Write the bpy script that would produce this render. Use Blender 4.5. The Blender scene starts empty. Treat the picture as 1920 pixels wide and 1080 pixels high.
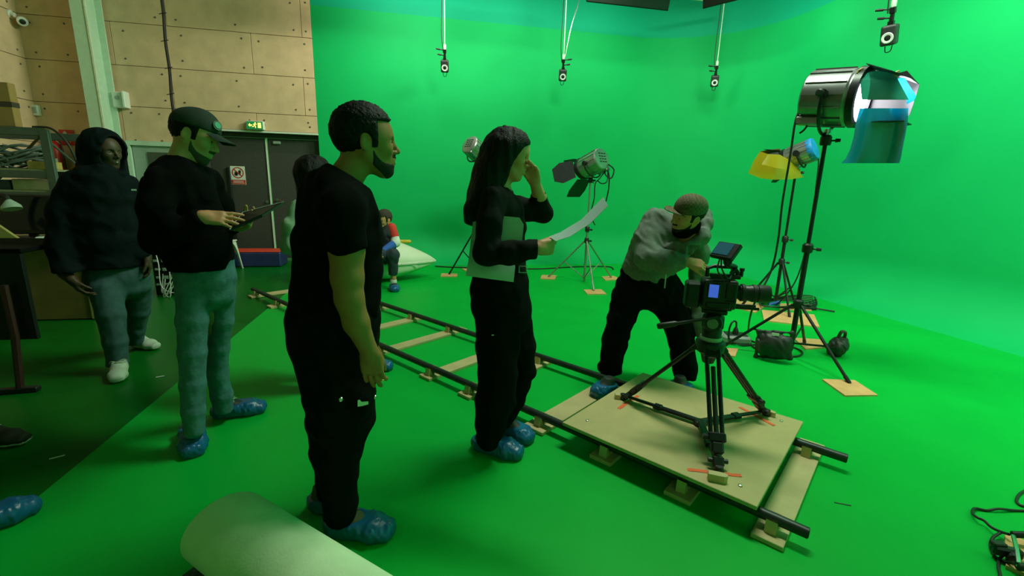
import bpy, math, random
import numpy as np
from mathutils import Vector, Matrix

SC = bpy.context.scene
COL = SC.collection
rnd = random.Random(7)
V = lambda *a: np.array(a, dtype=float)

# ------------------------------------------------------------------ camera
F_PX, YAW, PITCH, ROLL, CAM_H = 851.48, 0.20221, 0.21962, 0.0273, 1.45
_f = V(math.sin(YAW) * math.cos(PITCH), math.cos(YAW) * math.cos(PITCH), -math.sin(PITCH))
_r = V(math.cos(YAW), -math.sin(YAW), 0.0)
_u = np.cross(_r, _f)
CR = math.cos(ROLL) * _r + math.sin(ROLL) * _u
CU = -math.sin(ROLL) * _r + math.cos(ROLL) * _u
CF = _f
CAM = V(0, 0, CAM_H)
cam_data = bpy.data.cameras.new('camera')
cam_data.sensor_width = 36.0
cam_data.lens = 36.0 * F_PX / 1920.0
cam_data.clip_start = 0.05
cam_data.clip_end = 100
cam = bpy.data.objects.new('camera', cam_data)
COL.objects.link(cam)
cam.matrix_world = Matrix(((CR[0], CU[0], -CF[0], 0), (CR[1], CU[1], -CF[1], 0), (CR[2], CU[2], -CF[2], CAM_H), (0, 0, 0, 1)))
SC.camera = cam

# ------------------------------------------------------------------ world, light, exposure
SC.view_settings.view_transform = 'Standard'
SC.view_settings.look = 'None'
SC.view_settings.gamma = 1.0
SC.view_settings.use_curve_mapping = False
SC.view_settings.exposure = 0.32
SC.cycles.use_denoising = True
SC.cycles.max_bounces = 8
SC.cycles.diffuse_bounces = 5
SC.cycles.caustics_reflective = False
SC.cycles.caustics_refractive = False
SC.cycles.sample_clamp_indirect = 4.0
world = bpy.data.worlds.new('world')
SC.world = world
world.use_nodes = True
world.node_tree.nodes['Background'].inputs[0].default_value = (0.12, 0.44, 0.10, 1)
world.node_tree.nodes['Background'].inputs[1].default_value = 0.62
# strength in watts of the lights hung under the ceiling, the last four added and unseen (their housings are built below)
FLOOD_LIGHTS = [  # position, direction the open side faces, watts, tube colour
    ((3.25, 7.55, 4.42), (0, 0.72, -0.70), 18, (.80, 1, .74)),
    ((1.60, 7.55, 4.50), (0, 0.66, -0.75), 17, (.80, 1, .74)),
    ((-0.10, 7.55, 4.50), (0, 0.66, -0.75), 30, (1.0, .88, .72)),
    ((4.87, 6.64, 4.40), (0.60, 0.40, -0.70), 20, (.80, 1, .74)),
    ((4.55, 4.4, 4.55), (0.72, 0, -0.70), 38, (.80, 1, .74)),
    ((4.55, 2.5, 4.55), (0.72, 0, -0.70), 52, (.80, 1, .74)),
    ((3.9, 5.0, 5.2), (-0.95, 0.28, -0.14), 88, (.84, 1, .70)),  # added fill out of view, brightens the left walls
    ((2.2, 3.3, 5.3), (0.12, 0.15, -1.0), 165, (.80, 1, .74)),  # added overhead fill, unseen, lifts the stage floor and platform
    ((4.55, 0.4, 4.55), (0.80, 0, -0.60), 120, (.80, 1, .74)),  # unseen light added so the right wall bounces green
    ((4.55, -1.6, 4.55), (0.80, 0, -0.60), 120, (.80, 1, .74)),  # second unseen light added for more green bounce
]
LAMP_WATTS = 70.0

# ------------------------------------------------------------------ pixel helpers (measured on the photograph)
def ray(px, py):
    return (px - 960) / F_PX * CR - (py - 540) / F_PX * CU + CF
def floor_at(px, py, z=0.0):
    d = ray(px, py)
    return CAM + d * ((z - CAM_H) / d[2])
def at_y(px, py, y):
    d = ray(px, py)
    return CAM + d * (y / d[1])
def at_x(px, py, x):
    d = ray(px, py)
    return CAM + d * (x / d[0])
def unit(v):
    v = np.asarray(v, float)
    return v / (np.linalg.norm(v) + 1e-12)

class Frame:
    """an upright plane through a floor point, square to the line of sight"""
    def __init__(s, base):
        s.b = V(base[0], base[1], 0.0)
        s.dist = float(np.hypot(base[0], base[1]))
        s.n = unit(s.b)
        s.e = V(s.n[1], -s.n[0], 0)
    def pt(s, px, py, d=0.0):
        q = ray(px, py)
        return CAM + q * ((s.dist + d) / float(q @ s.n))

# ------------------------------------------------------------------ materials
MATS = {}
def mat(name, col, rough=0.6, metal=0.0, var=0.12, scale=14.0, bump=0.0, bscale=60.0, spec=0.5, sheen=0.0, emit=None, estr=0.0,
        trans=0.0, alpha=1.0, coat=0.0, rvar=0.0):
    if name in MATS:
        return MATS[name]
    m = bpy.data.materials.new(name)
    m.use_nodes = True
    nt = m.node_tree
    b = nt.nodes['Principled BSDF']
    tc = nt.nodes.new('ShaderNodeTexCoord')
    nz = nt.nodes.new('ShaderNodeTexNoise')
    nz.inputs['Scale'].default_value = scale
    nz.inputs['Detail'].default_value = 6.0
    nt.links.new(tc.outputs['Object'], nz.inputs['Vector'])
    rp = nt.nodes.new('ShaderNodeValToRGB')
    rp.color_ramp.elements[0].position = 0.3
    rp.color_ramp.elements[1].position = 0.7
    rp.color_ramp.elements[0].color = tuple(max(0, c * (1 - var)) for c in col) + (1,)
    rp.color_ramp.elements[1].color = tuple(min(1, c * (1 + var)) for c in col) + (1,)
    nt.links.new(nz.outputs['Fac'], rp.inputs['Fac'])
    nt.links.new(rp.outputs['Color'], b.inputs['Base Color'])
    b.inputs['Roughness'].default_value = rough
    b.inputs['Metallic'].default_value = metal
    b.inputs['Specular IOR Level'].default_value = spec
    if rvar:
        mr = nt.nodes.new('ShaderNodeMapRange')
        mr.inputs['To Min'].default_value = max(0.03, rough - rvar)
        mr.inputs['To Max'].default_value = min(1, rough + rvar)
        nt.links.new(nz.outputs['Fac'], mr.inputs['Value'])
        nt.links.new(mr.outputs['Result'], b.inputs['Roughness'])
    if sheen:
        b.inputs['Sheen Weight'].default_value = sheen
        b.inputs['Sheen Roughness'].default_value = 0.5
    if coat:
        b.inputs['Coat Weight'].default_value = coat
    if emit is not None:
        b.inputs['Emission Color'].default_value = tuple(emit) + (1,)
        b.inputs['Emission Strength'].default_value = estr
    if trans:
        b.inputs['Transmission Weight'].default_value = trans
        b.inputs['IOR'].default_value = 1.1
    if alpha < 1:
        b.inputs['Alpha'].default_value = alpha
    if bump:
        n2 = nt.nodes.new('ShaderNodeTexNoise')
        n2.inputs['Scale'].default_value = bscale
        n2.inputs['Detail'].default_value = 4.0
        nt.links.new(tc.outputs['Object'], n2.inputs['Vector'])
        bp = nt.nodes.new('ShaderNodeBump')
        bp.inputs['Strength'].default_value = bump
        bp.inputs['Distance'].default_value = 0.01
        nt.links.new(n2.outputs['Fac'], bp.inputs['Height'])
        nt.links.new(bp.outputs['Normal'], b.inputs['Normal'])
    MATS[name] = m
    return m

def gel(name, col, dens=0.45):
    """thin tinted plastic film: part see-through in its colour, part translucent, a little shiny"""
    if name in MATS:
        return MATS[name]
    m = bpy.data.materials.new(name)
    m.use_nodes = True
    nt = m.node_tree
    nt.nodes.clear()
    out = nt.nodes.new('ShaderNodeOutputMaterial')
    tr = nt.nodes.new('ShaderNodeBsdfTransparent')
    tr.inputs[0].default_value = tuple(col) + (1,)
    tl = nt.nodes.new('ShaderNodeBsdfTranslucent')
    tl.inputs[0].default_value = tuple(col) + (1,)
    df = nt.nodes.new('ShaderNodeBsdfDiffuse')
    df.inputs[0].default_value = tuple(c * 0.6 for c in col) + (1,)
    gl = nt.nodes.new('ShaderNodeBsdfGlossy')
    gl.inputs['Roughness'].default_value = 0.12
    a = nt.nodes.new('ShaderNodeMixShader'); a.inputs[0].default_value = 0.3
    c = nt.nodes.new('ShaderNodeMixShader'); c.inputs[0].default_value = dens
    e = nt.nodes.new('ShaderNodeMixShader'); e.inputs[0].default_value = 0.06
    nt.links.new(tr.outputs[0], a.inputs[1]); nt.links.new(tl.outputs[0], a.inputs[2])
    nt.links.new(a.outputs[0], c.inputs[1]); nt.links.new(df.outputs[0], c.inputs[2])
    nt.links.new(c.outputs[0], e.inputs[1]); nt.links.new(gl.outputs[0], e.inputs[2])
    nt.links.new(e.outputs[0], out.inputs[0])
    MATS[name] = m
    return m

# ------------------------------------------------------------------ object helpers
def world_off(o):
    off = V(0, 0, 0)
    while o is not None:
        off = off + np.array(o.location)
        o = o.parent
    return off

def mesh_obj(name, verts, faces, material, parent=None, smooth=True, angle=0.6, mats=None, midx=None):
    verts = np.asarray(verts, float).reshape(-1, 3)
    if parent is not None:
        off = world_off(parent)
        loc = V(0, 0, 0)
    else:
        lo, hi = verts.min(0), verts.max(0)
        off = loc = V((lo[0] + hi[0]) / 2, (lo[1] + hi[1]) / 2, lo[2])
    me = bpy.data.meshes.new(name)
    me.from_pydata((verts - off).tolist(), [], faces if isinstance(faces, list) else faces.tolist())
    for mm in (mats or [material]):
        me.materials.append(mm)
    if midx is not None:
        me.polygons.foreach_set('material_index', midx)
    if smooth:
        me.polygons.foreach_set('use_smooth', [True] * len(me.polygons))
        if angle < 3:
            me.set_sharp_from_angle(angle=angle)
    me.update()
    o = bpy.data.objects.new(name, me)
    COL.objects.link(o)
    o.location = loc
    if parent is not None:
        o.parent = parent
    return o

def tag(o, label=None, cat=None, group=None, kind=None):
    if label: o['label'] = label
    if cat: o['category'] = cat
    if group: o['group'] = group
    if kind: o['kind'] = kind
    return o

def thing(name, loc, label, cat, group=None):
    o = bpy.data.objects.new(name, None)
    o.empty_display_size = 0.1
    COL.objects.link(o)
    o.location = (float(loc[0]), float(loc[1]), float(loc[2]))
    return tag(o, label, cat, group)

def copy_tree(o, parent=None):
    c = o.copy()
    COL.objects.link(c)
    c.parent = parent
    for ch in [x for x in bpy.data.objects if x.parent == o]:
        copy_tree(ch, c)
    return c

def basis(axis, hint=(0, 0, 1)):
    w = unit(axis)
    h = np.asarray(hint, float)
    if abs(w @ unit(h)) > 0.97:
        h = V(1, 0, 0) if abs(w[0]) < 0.9 else V(0, 1, 0)
    u = unit(np.cross(h, w))
    v = np.cross(w, u)
    return u, v, w

def rot(axis, ang):
    return np.array(Matrix.Rotation(ang, 3, Vector(axis)))

class MB:
    """collects shapes into one mesh"""
    def __init__(s):
        s.v, s.f = [], []
    def add(s, verts, faces):
        n = len(s.v)
        s.v.extend([tuple(map(float, p)) for p in verts])
        s.f.extend([tuple(i + n for i in f) for f in faces])
        return s
    def box(s, c, size, R=None, bev=0.0):
        c = np.asarray(c, float)
        hx, hy, hz = [x / 2 for x in size]
        if bev > 0:
            b = min(bev, hx * .95, hy * .95, hz * .95)
            vs, fs = [], []
            pts = []
            for sx in (-1, 1):
                for sy in (-1, 1):
                    for sz in (-1, 1):
                        pts.append(V(sx * (hx - b), sy * hy, sz * (hz - b)))
                        pts.append(V(sx * hx, sy * (hy - b), sz * (hz - b)))
                        pts.append(V(sx * (hx - b), sy * (hy - b), sz * hz))
            P = np.array(pts)
            # convex hull by hand: faces of a chamfered box
            def idx(sx, sy, sz, k): return ((sx > 0) * 4 + (sy > 0) * 2 + (sz > 0)) * 3 + k
            for sy in (-1, 1):
                q = [idx(-1, sy, -1, 0), idx(1, sy, -1, 0), idx(1, sy, 1, 0), idx(-1, sy, 1, 0)]
                fs.append(q if sy < 0 else q[::-1])
            for sx in (-1, 1):
                q = [idx(sx, -1, -1, 1), idx(sx, 1, -1, 1), idx(sx, 1, 1, 1), idx(sx, -1, 1, 1)]
                fs.append(q if sx > 0 else q[::-1])
            for sz in (-1, 1):
                q = [idx(-1, -1, sz, 2), idx(1, -1, sz, 2), idx(1, 1, sz, 2), idx(-1, 1, sz, 2)]
                fs.append(q if sz > 0 else q[::-1])
            for sx in (-1, 1):
                for sy in (-1, 1):
                    q = [idx(sx, sy, -1, 0), idx(sx, sy, -1, 1), idx(sx, sy, 1, 1), idx(sx, sy, 1, 0)]
                    fs.append(q if sx * sy < 0 else q[::-1])
                for sz in (-1, 1):
                    q = [idx(sx, -1, sz, 1), idx(sx, 1, sz, 1), idx(sx, 1, sz, 2), idx(sx, -1, sz, 2)]
                    fs.append(q if sx * sz > 0 else q[::-1])
            for sy in (-1, 1):
                for sz in (-1, 1):
                    q = [idx(-1, sy, sz, 0), idx(1, sy, sz, 0), idx(1, sy, sz, 2), idx(-1, sy, sz, 2)]
                    fs.append(q if sy * sz < 0 else q[::-1])
            for sx in (-1, 1):
                for sy in (-1, 1):
                    for sz in (-1, 1):
                        q = [idx(sx, sy, sz, 0), idx(sx, sy, sz, 1), idx(sx, sy, sz, 2)]
                        fs.append(q if sx * sy * sz < 0 else q[::-1])
        else:
            P = np.array([[sx * hx, sy * hy, sz * hz] for sx in (-1, 1) for sy in (-1, 1) for sz in (-1, 1)])
            fs = [(0, 1, 3, 2), (4, 6, 7, 5), (0, 4, 5, 1), (2, 3, 7, 6), (0, 2, 6, 4), (1, 5, 7, 3)]
        if R is not None:
            P = P @ np.asarray(R).T
        return s.add(P + c, fs)
    def tube(s, a, b, r0, r1=None, seg=12, cap=True):
        r1 = r0 if r1 is None else r1
        a, b = np.asarray(a, float), np.asarray(b, float)
        u, v, w = basis(b - a)
        ang = np.arange(seg) * 2 * math.pi / seg
        ring = np.cos(ang)[:, None] * u + np.sin(ang)[:, None] * v
        vs = np.vstack([a + ring * r0, b + ring * r1])
        fs = [(i, (i + 1) % seg, seg + (i + 1) % seg, seg + i) for i in range(seg)]
        if cap:
            fs += [tuple(range(seg))[::-1], tuple(range(seg, 2 * seg))]
        return s.add(vs, fs)
    def path(s, pts, r, seg=8, smooth=0, cap=True):
        P = [np.asarray(p, float) for p in pts]
        if smooth:
            P = spline(P, smooth)
        n = len(P)
        rr = r if hasattr(r, '__len__') else [r] * n
        if len(rr) != n:
            rr = np.interp(np.linspace(0, 1, n), np.linspace(0, 1, len(rr)), rr)
        T = [unit(P[min(i + 1, n - 1)] - P[max(i - 1, 0)]) for i in range(n)]
        u, v, w = basis(T[0])
        vs = []
        ang = np.arange(seg) * 2 * math.pi / seg
        for i in range(n):
            u = unit(u - (u @ T[i]) * T[i])
            v = np.cross(T[i], u)
            vs.append(P[i] + rr[i] * (np.cos(ang)[:, None] * u + np.sin(ang)[:, None] * v))
        fs = []
        for i in range(n - 1):
            for j in range(seg):
                k = (j + 1) % seg
                fs.append((i * seg + j, i * seg + k, (i + 1) * seg + k, (i + 1) * seg + j))
        if cap:
            fs += [tuple(range(seg))[::-1], tuple(range((n - 1) * seg, n * seg))]
        return s.add(np.vstack(vs), fs)
    def lathe(s, prof, o, axis, seg=20, closed=False, phase=0.0, hint=(0, 0, 1)):
        """prof: (radius, distance along the axis)"""
        u, v, w = basis(axis, hint)
        o = np.asarray(o, float)
        ang = np.arange(seg) * 2 * math.pi / seg + phase
        ring = np.cos(ang)[:, None] * u + np.sin(ang)[:, None] * v
        n = len(prof)
        vs = np.vstack([o + w * h + ring * r for r, h in prof])
        fs = []
        for i in range(n - 1 + (1 if closed else 0)):
            i2 = (i + 1) % n
            for j in range(seg):
                k = (j + 1) % seg
                fs.append((i * seg + j, i * seg + k, i2 * seg + k, i2 * seg + j))
        if not closed:
            fs += [tuple(range(seg))[::-1], tuple(range((n - 1) * seg, n * seg))]
        return s.add(vs, fs)
    def prism(s, poly, thick):
        """poly: list of 3-D points (planar, any order), thickened along its normal by thick (centred)"""
        P = np.array([np.asarray(p, float) for p in poly])
        nrm = V(0, 0, 0)
        for i in range(len(P)):
            nrm = nrm + np.cross(P[i], P[(i + 1) % len(P)])
        nrm = unit(nrm)
        n = len(P)
        vs = np.vstack([P - nrm * thick / 2, P + nrm * thick / 2])
        fs = [tuple(range(n))[::-1], tuple(range(n, 2 * n))]
        fs += [(i, (i + 1) % n, n + (i + 1) % n, n + i) for i in range(n)]
        return s.add(vs, fs)
    def sheet(s, gridpts, thick):
        """gridpts [nu][nv] of points: a bent sheet with real thickness"""
        G = np.array(gridpts, float)
        nu, nv = G.shape[:2]
        du = np.gradient(G, axis=0); dv = np.gradient(G, axis=1)
        N = np.cross(du, dv); N /= (np.linalg.norm(N, axis=2, keepdims=True) + 1e-12)
        A, B = (G - N * thick / 2).reshape(-1, 3), (G + N * thick / 2).reshape(-1, 3)
        m = nu * nv
        fs = []
        for i in range(nu - 1):
            for j in range(nv - 1):
                a, b, c, d = i * nv + j, (i + 1) * nv + j, (i + 1) * nv + j + 1, i * nv + j + 1
                fs.append((a, d, c, b)); fs.append((m + a, m + b, m + c, m + d))
        per = [i * nv for i in range(nu)] + [(nu - 1) * nv + j for j in range(1, nv)] + [i * nv + nv - 1 for i in range(nu - 2, -1, -1)] + [j for j in range(nv - 2, 0, -1)]
        for k in range(len(per)):
            a, b = per[k], per[(k + 1) % len(per)]
            fs.append((a, b, m + b, m + a))
        return s.add(np.vstack([A, B]), fs)
    def build(s, name, material, parent=None, smooth=True, angle=0.6):
        return mesh_obj(name, s.v, s.f, material, parent, smooth, angle)

def spline(P, sub):
    P = [np.asarray(p, float) for p in P]
    out = []
    n = len(P)
    for i in range(n - 1):
        p0, p1, p2, p3 = P[max(i - 1, 0)], P[i], P[i + 1], P[min(i + 2, n - 1)]
        for k in range(sub):
            t = k / sub
            out.append(0.5 * ((2 * p1) + (-p0 + p2) * t + (2 * p0 - 5 * p1 + 4 * p2 - p3) * t * t + (-p0 + 3 * p1 - 3 * p2 + p3) * t ** 3))
    out.append(P[-1])
    return out

# ------------------------------------------------------------------ soft shapes: distance fields turned into a surface
class Soft:
    """union of soft shapes -> one continuous surface"""
    def __init__(s):
        s.ops = []
    def cone(s, a, b, ra, rb=None, k=0.02, sub=False):
        s.ops.append(('cone', np.asarray(a, float), np.asarray(b, float), float(ra), float(ra if rb is None else rb), k, sub)); return s
    def chain(s, pts, rs, k=0.02):
        for i in range(len(pts) - 1):
            s.cone(pts[i], pts[i + 1], rs[i], rs[i + 1], k)
        return s
    def econe(s, a, b, ra, rb, u, k=0.02):
        """limb of oval section; ra, rb = (radius along u, radius across u)"""
        s.ops.append(('econe', np.asarray(a, float), np.asarray(b, float), ra, rb, np.asarray(u, float), k, False)); return s
    def ell(s, c, r, R=None, k=0.02, sub=False):
        s.ops.append(('ell', np.asarray(c, float), np.asarray(r, float), np.eye(3) if R is None else np.asarray(R, float), k, sub)); return s
    def box(s, c, half, R=None, rnd_=0.005, k=0.01, sub=False):
        s.ops.append(('box', np.asarray(c, float), np.asarray(half, float), np.eye(3) if R is None else np.asarray(R, float), rnd_, k, sub)); return s
    def clip(s, fn):
        s.ops.append(('clip', fn)); return s
    def plane(s, p, n):
        p, n = np.asarray(p, float), unit(n)
        return s.clip(lambda q: (q - p) @ n)
    def disp(s, fn):
        s.ops.append(('disp', fn)); return s
    def bounds(s):
        lo, hi = V(1e9, 1e9, 1e9), V(-1e9, -1e9, -1e9)
        for o in s.ops:
            if o[0] in ('clip', 'disp') or o[-1] is True:
                continue
            a, b = s.opb(o)
            lo, hi = np.minimum(lo, a), np.maximum(hi, b)
        return lo, hi
    @staticmethod
    def opb(o):
        if o[0] == 'cone':
            return np.minimum(o[1] - o[3], o[2] - o[4]), np.maximum(o[1] + o[3], o[2] + o[4])
        if o[0] == 'econe':
            ra, rb = max(o[3]), max(o[4])
            return np.minimum(o[1] - ra, o[2] - rb), np.maximum(o[1] + ra, o[2] + rb)
        if o[0] == 'ell':
            e = np.sqrt(((o[3] * o[2]) ** 2).sum(1))
            return o[1] - e, o[1] + e
        e = np.abs(o[3]) @ o[2] + o[4]
        return o[1] - e, o[1] + e
    def surface(s, h):
        lo, hi = s.bounds()
        lo, hi = lo - 3 * h, hi + 3 * h
        n = np.ceil((hi - lo) / h).astype(int) + 1
        ax = [lo[i] + h * np.arange(n[i]) for i in range(3)]
        D = np.full(n, 1.0, np.float32)
        for o in s.ops:
            if o[0] in ('clip', 'disp'):
                near = np.abs(D) < 0.2 if o[0] == 'disp' else D < 0.2
                ii = np.argwhere(near)
                P = lo + ii * h
                val = np.asarray(o[1](P), np.float32)
                if o[0] == 'clip':
                    D[near] = np.maximum(D[near], val)
                else:
                    D[near] = D[near] + val
                continue
            k, sub = o[-2], o[-1]
            a, b = s.opb(o)
            m = k + 4 * h
            i0 = np.maximum(0, np.floor((a - m - lo) / h).astype(int)); i1 = np.minimum(n, np.ceil((b + m - lo) / h).astype(int) + 1)
            if (i1 <= i0).any():
                continue
            sl = tuple(slice(i0[i], i1[i]) for i in range(3))
            X, Y, Z = np.meshgrid(ax[0][sl[0]], ax[1][sl[1]], ax[2][sl[2]], indexing='ij')
            P = np.stack([X, Y, Z], -1)
            if o[0] == 'cone':
                ab = o[2] - o[1]
                t = np.clip(((P - o[1]) @ ab) / (ab @ ab + 1e-12), 0, 1)
                d = np.linalg.norm(P - o[1] - t[..., None] * ab, axis=-1) - (o[3] + (o[4] - o[3]) * t)
            elif o[0] == 'econe':
                ab = o[2] - o[1]
                L = np.linalg.norm(ab) + 1e-9
                w = ab / L
                u = unit(o[5] - (o[5] @ w) * w); v = np.cross(w, u)
                q = P - o[1]
                z = q @ w
                tz = np.clip(z, 0, L); t = tz / L
                ru = o[3][0] + (o[4][0] - o[3][0]) * t; rv = o[3][1] + (o[4][1] - o[3][1]) * t
                rm = np.minimum(ru, rv) * 0.7
                pu, pv, pz = q @ u, q @ v, z - tz
                k0 = np.sqrt((pu / ru) ** 2 + (pv / rv) ** 2 + (pz / rm) ** 2)
                k1 = np.sqrt((pu / ru ** 2) ** 2 + (pv / rv ** 2) ** 2 + (pz / rm ** 2) ** 2) + 1e-9
                d = np.where(k0 < 1e-4, -rm, k0 * (k0 - 1) / k1)
            elif o[0] == 'ell':
                q = (P - o[1]) @ o[3]
                k0 = np.linalg.norm(q / o[2], axis=-1)
                k1 = np.linalg.norm(q / o[2] ** 2, axis=-1) + 1e-9
                d = np.where(k0 < 1e-4, -o[2].min(), k0 * (k0 - 1) / k1)
            else:
                q = np.abs((P - o[1]) @ o[3]) - (o[2] - o[4])
                d = np.linalg.norm(np.maximum(q, 0), axis=-1) + np.minimum(q.max(-1), 0) - o[4]
            A = D[sl]
            if sub:
                d = -d
                hh = np.clip(0.5 - 0.5 * (A - d) / k, 0, 1)   # smooth max
                D[sl] = A + (d - A) * hh + k * hh * (1 - hh)
            else:
                hh = np.clip(0.5 + 0.5 * (A - d) / k, 0, 1)   # smooth min
                D[sl] = A + (d - A) * hh - k * hh * (1 - hh)
        return nets(D, lo, h)
    def build(s, name, material, parent=None, h=0.01, xf=None, angle=4.0):
        v, f = s.surface(h)
        if xf is not None:
            v = xf(v)
        return mesh_obj(name, v, f, material, parent, True, angle)

def nets(D, lo, h):
    S = D < 0
    nx, ny, nz = D.shape
    c = np.zeros((nx - 1, ny - 1, nz - 1), np.uint8)
    for dx in (0, 1):
        for dy in (0, 1):
            for dz in (0, 1):
                c += S[dx:nx - 1 + dx, dy:ny - 1 + dy, dz:nz - 1 + dz]
    act = (c > 0) & (c < 8)
    idx = np.argwhere(act)
    ids = np.full(act.shape, -1, np.int64)
    ids[act] = np.arange(len(idx))
    acc = np.zeros((len(idx), 3)); cnt = np.zeros(len(idx))
    cor = [(a, b, e) for a in (0, 1) for b in (0, 1) for e in (0, 1)]
    val = {q: D[idx[:, 0] + q[0], idx[:, 1] + q[1], idx[:, 2] + q[2]].astype(float) for q in cor}
    for q in cor:
        for ax in range(3):
            if q[ax]: continue
            p = list(q); p[ax] = 1; p = tuple(p)
            a, b = val[q], val[p]
            m = (a < 0) != (b < 0)
            t = np.where(m, a / np.where(m, a - b, 1), 0)
            pos = np.tile(np.array(q, float), (len(idx), 1)); pos[:, ax] = t
            acc[m] += pos[m]; cnt[m] += 1
    verts = lo + (idx + acc / cnt[:, None]) * h
    quads = []
    for ax in range(3):
        a1, a2 = (ax + 1) % 3, (ax + 2) % 3
        s0 = [slice(None)] * 3; s1 = [slice(None)] * 3
        s0[ax] = slice(0, D.shape[ax] - 1); s1[ax] = slice(1, D.shape[ax])
        A, B = S[tuple(s0)], S[tuple(s1)]
        e = np.argwhere(A != B)
        e = e[(e[:, a1] > 0) & (e[:, a1] < D.shape[a1] - 1) & (e[:, a2] > 0) & (e[:, a2] < D.shape[a2] - 1)]
        if not len(e): continue
        flip = A[e[:, 0], e[:, 1], e[:, 2]]
        def cell(o1, o2):
            g = e.copy(); g[:, a1] -= o1; g[:, a2] -= o2
            return ids[g[:, 0], g[:, 1], g[:, 2]]
        q = np.stack([cell(1, 1), cell(0, 1), cell(0, 0), cell(1, 0)], 1)
        q[~flip] = q[~flip][:, ::-1]
        quads.append(q)
    return verts, np.vstack(quads)

def wr(seed, amp, sx, sy, sz):
    """cloth wrinkles: a few warped waves"""
    g = np.random.RandomState(seed)
    ph = g.rand(6) * 6.28
    def fn(P):
        x, y, z = P[:, 0] * sx, P[:, 1] * sy, P[:, 2] * sz
        w = np.sin(1.7 * x + 0.8 * z + ph[0]) + np.sin(1.3 * y - 0.9 * z + ph[1])
        return amp * (np.sin(x + 1.4 * w + ph[2]) * 0.5 + np.sin(z + 1.8 * w + 0.6 * y + ph[3]) * 0.7 + np.sin(y + 1.1 * w + ph[4]) * 0.5)
    return fn
# ================================================================== the setting
GREEN = (0.005, 0.43, 0.125)
M_green = mat('green_paint', GREEN, 0.62, var=0.035, scale=1.3, spec=0.15)
M_teal = mat('teal_green_paint', (0.004, 0.38, 0.22), 0.62, var=0.03, scale=1.3, spec=0.15)
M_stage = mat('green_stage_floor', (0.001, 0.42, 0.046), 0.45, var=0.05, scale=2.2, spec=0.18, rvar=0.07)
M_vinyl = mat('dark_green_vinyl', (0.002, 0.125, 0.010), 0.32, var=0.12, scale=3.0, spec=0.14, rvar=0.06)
M_panel = mat('wood_fibre_panel', (0.74, 0.485, 0.325), 0.85, var=0.09, scale=5.0, bump=0.15, bscale=90, spec=0.2)
M_gap = mat('panel_gap', (0.06, 0.055, 0.04), 0.9, var=0.05)
M_bolt = mat('panel_bolt', (0.16, 0.13, 0.09), 0.6, metal=0.3)
M_column = mat('pale_steel_paint', (0.56, 0.70, 0.58), 0.5, var=0.05)
M_door = mat('dark_door', (0.055, 0.052, 0.050), 0.55, var=0.15, scale=30)
M_white = mat('white_plastic', (0.75, 0.75, 0.72), 0.45, var=0.04)
M_black = mat('black_plastic', (0.012, 0.012, 0.013), 0.45, var=0.2, scale=30)
M_blackm = mat('black_metal', (0.018, 0.019, 0.02), 0.35, metal=0.4, var=0.2, scale=30)
M_cable = mat('black_rubber', (0.012, 0.014, 0.012), 0.55, var=0.1)
M_red = mat('red_paint', (0.55, 0.02, 0.015), 0.4, var=0.08)
M_chrome = mat('bright_steel', (0.62, 0.63, 0.62), 0.28, metal=1.0, var=0.08, scale=20)
M_ceil = mat('dark_ceiling', (0.10, 0.10, 0.10), 0.9, var=0.1, scale=2)
M_grey = mat('grey_paint', (0.36, 0.40, 0.37), 0.5, var=0.06)

WALL_Y, STAGE_X = 8.95, -1.74
# floor
o = MB().box((0.2, 3.2, -0.05), (13.0, 13.0, 0.1)).build('floor', M_vinyl, smooth=False); tag(o, 'dark green glossy vinyl floor left of the stage', kind='structure')
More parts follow.
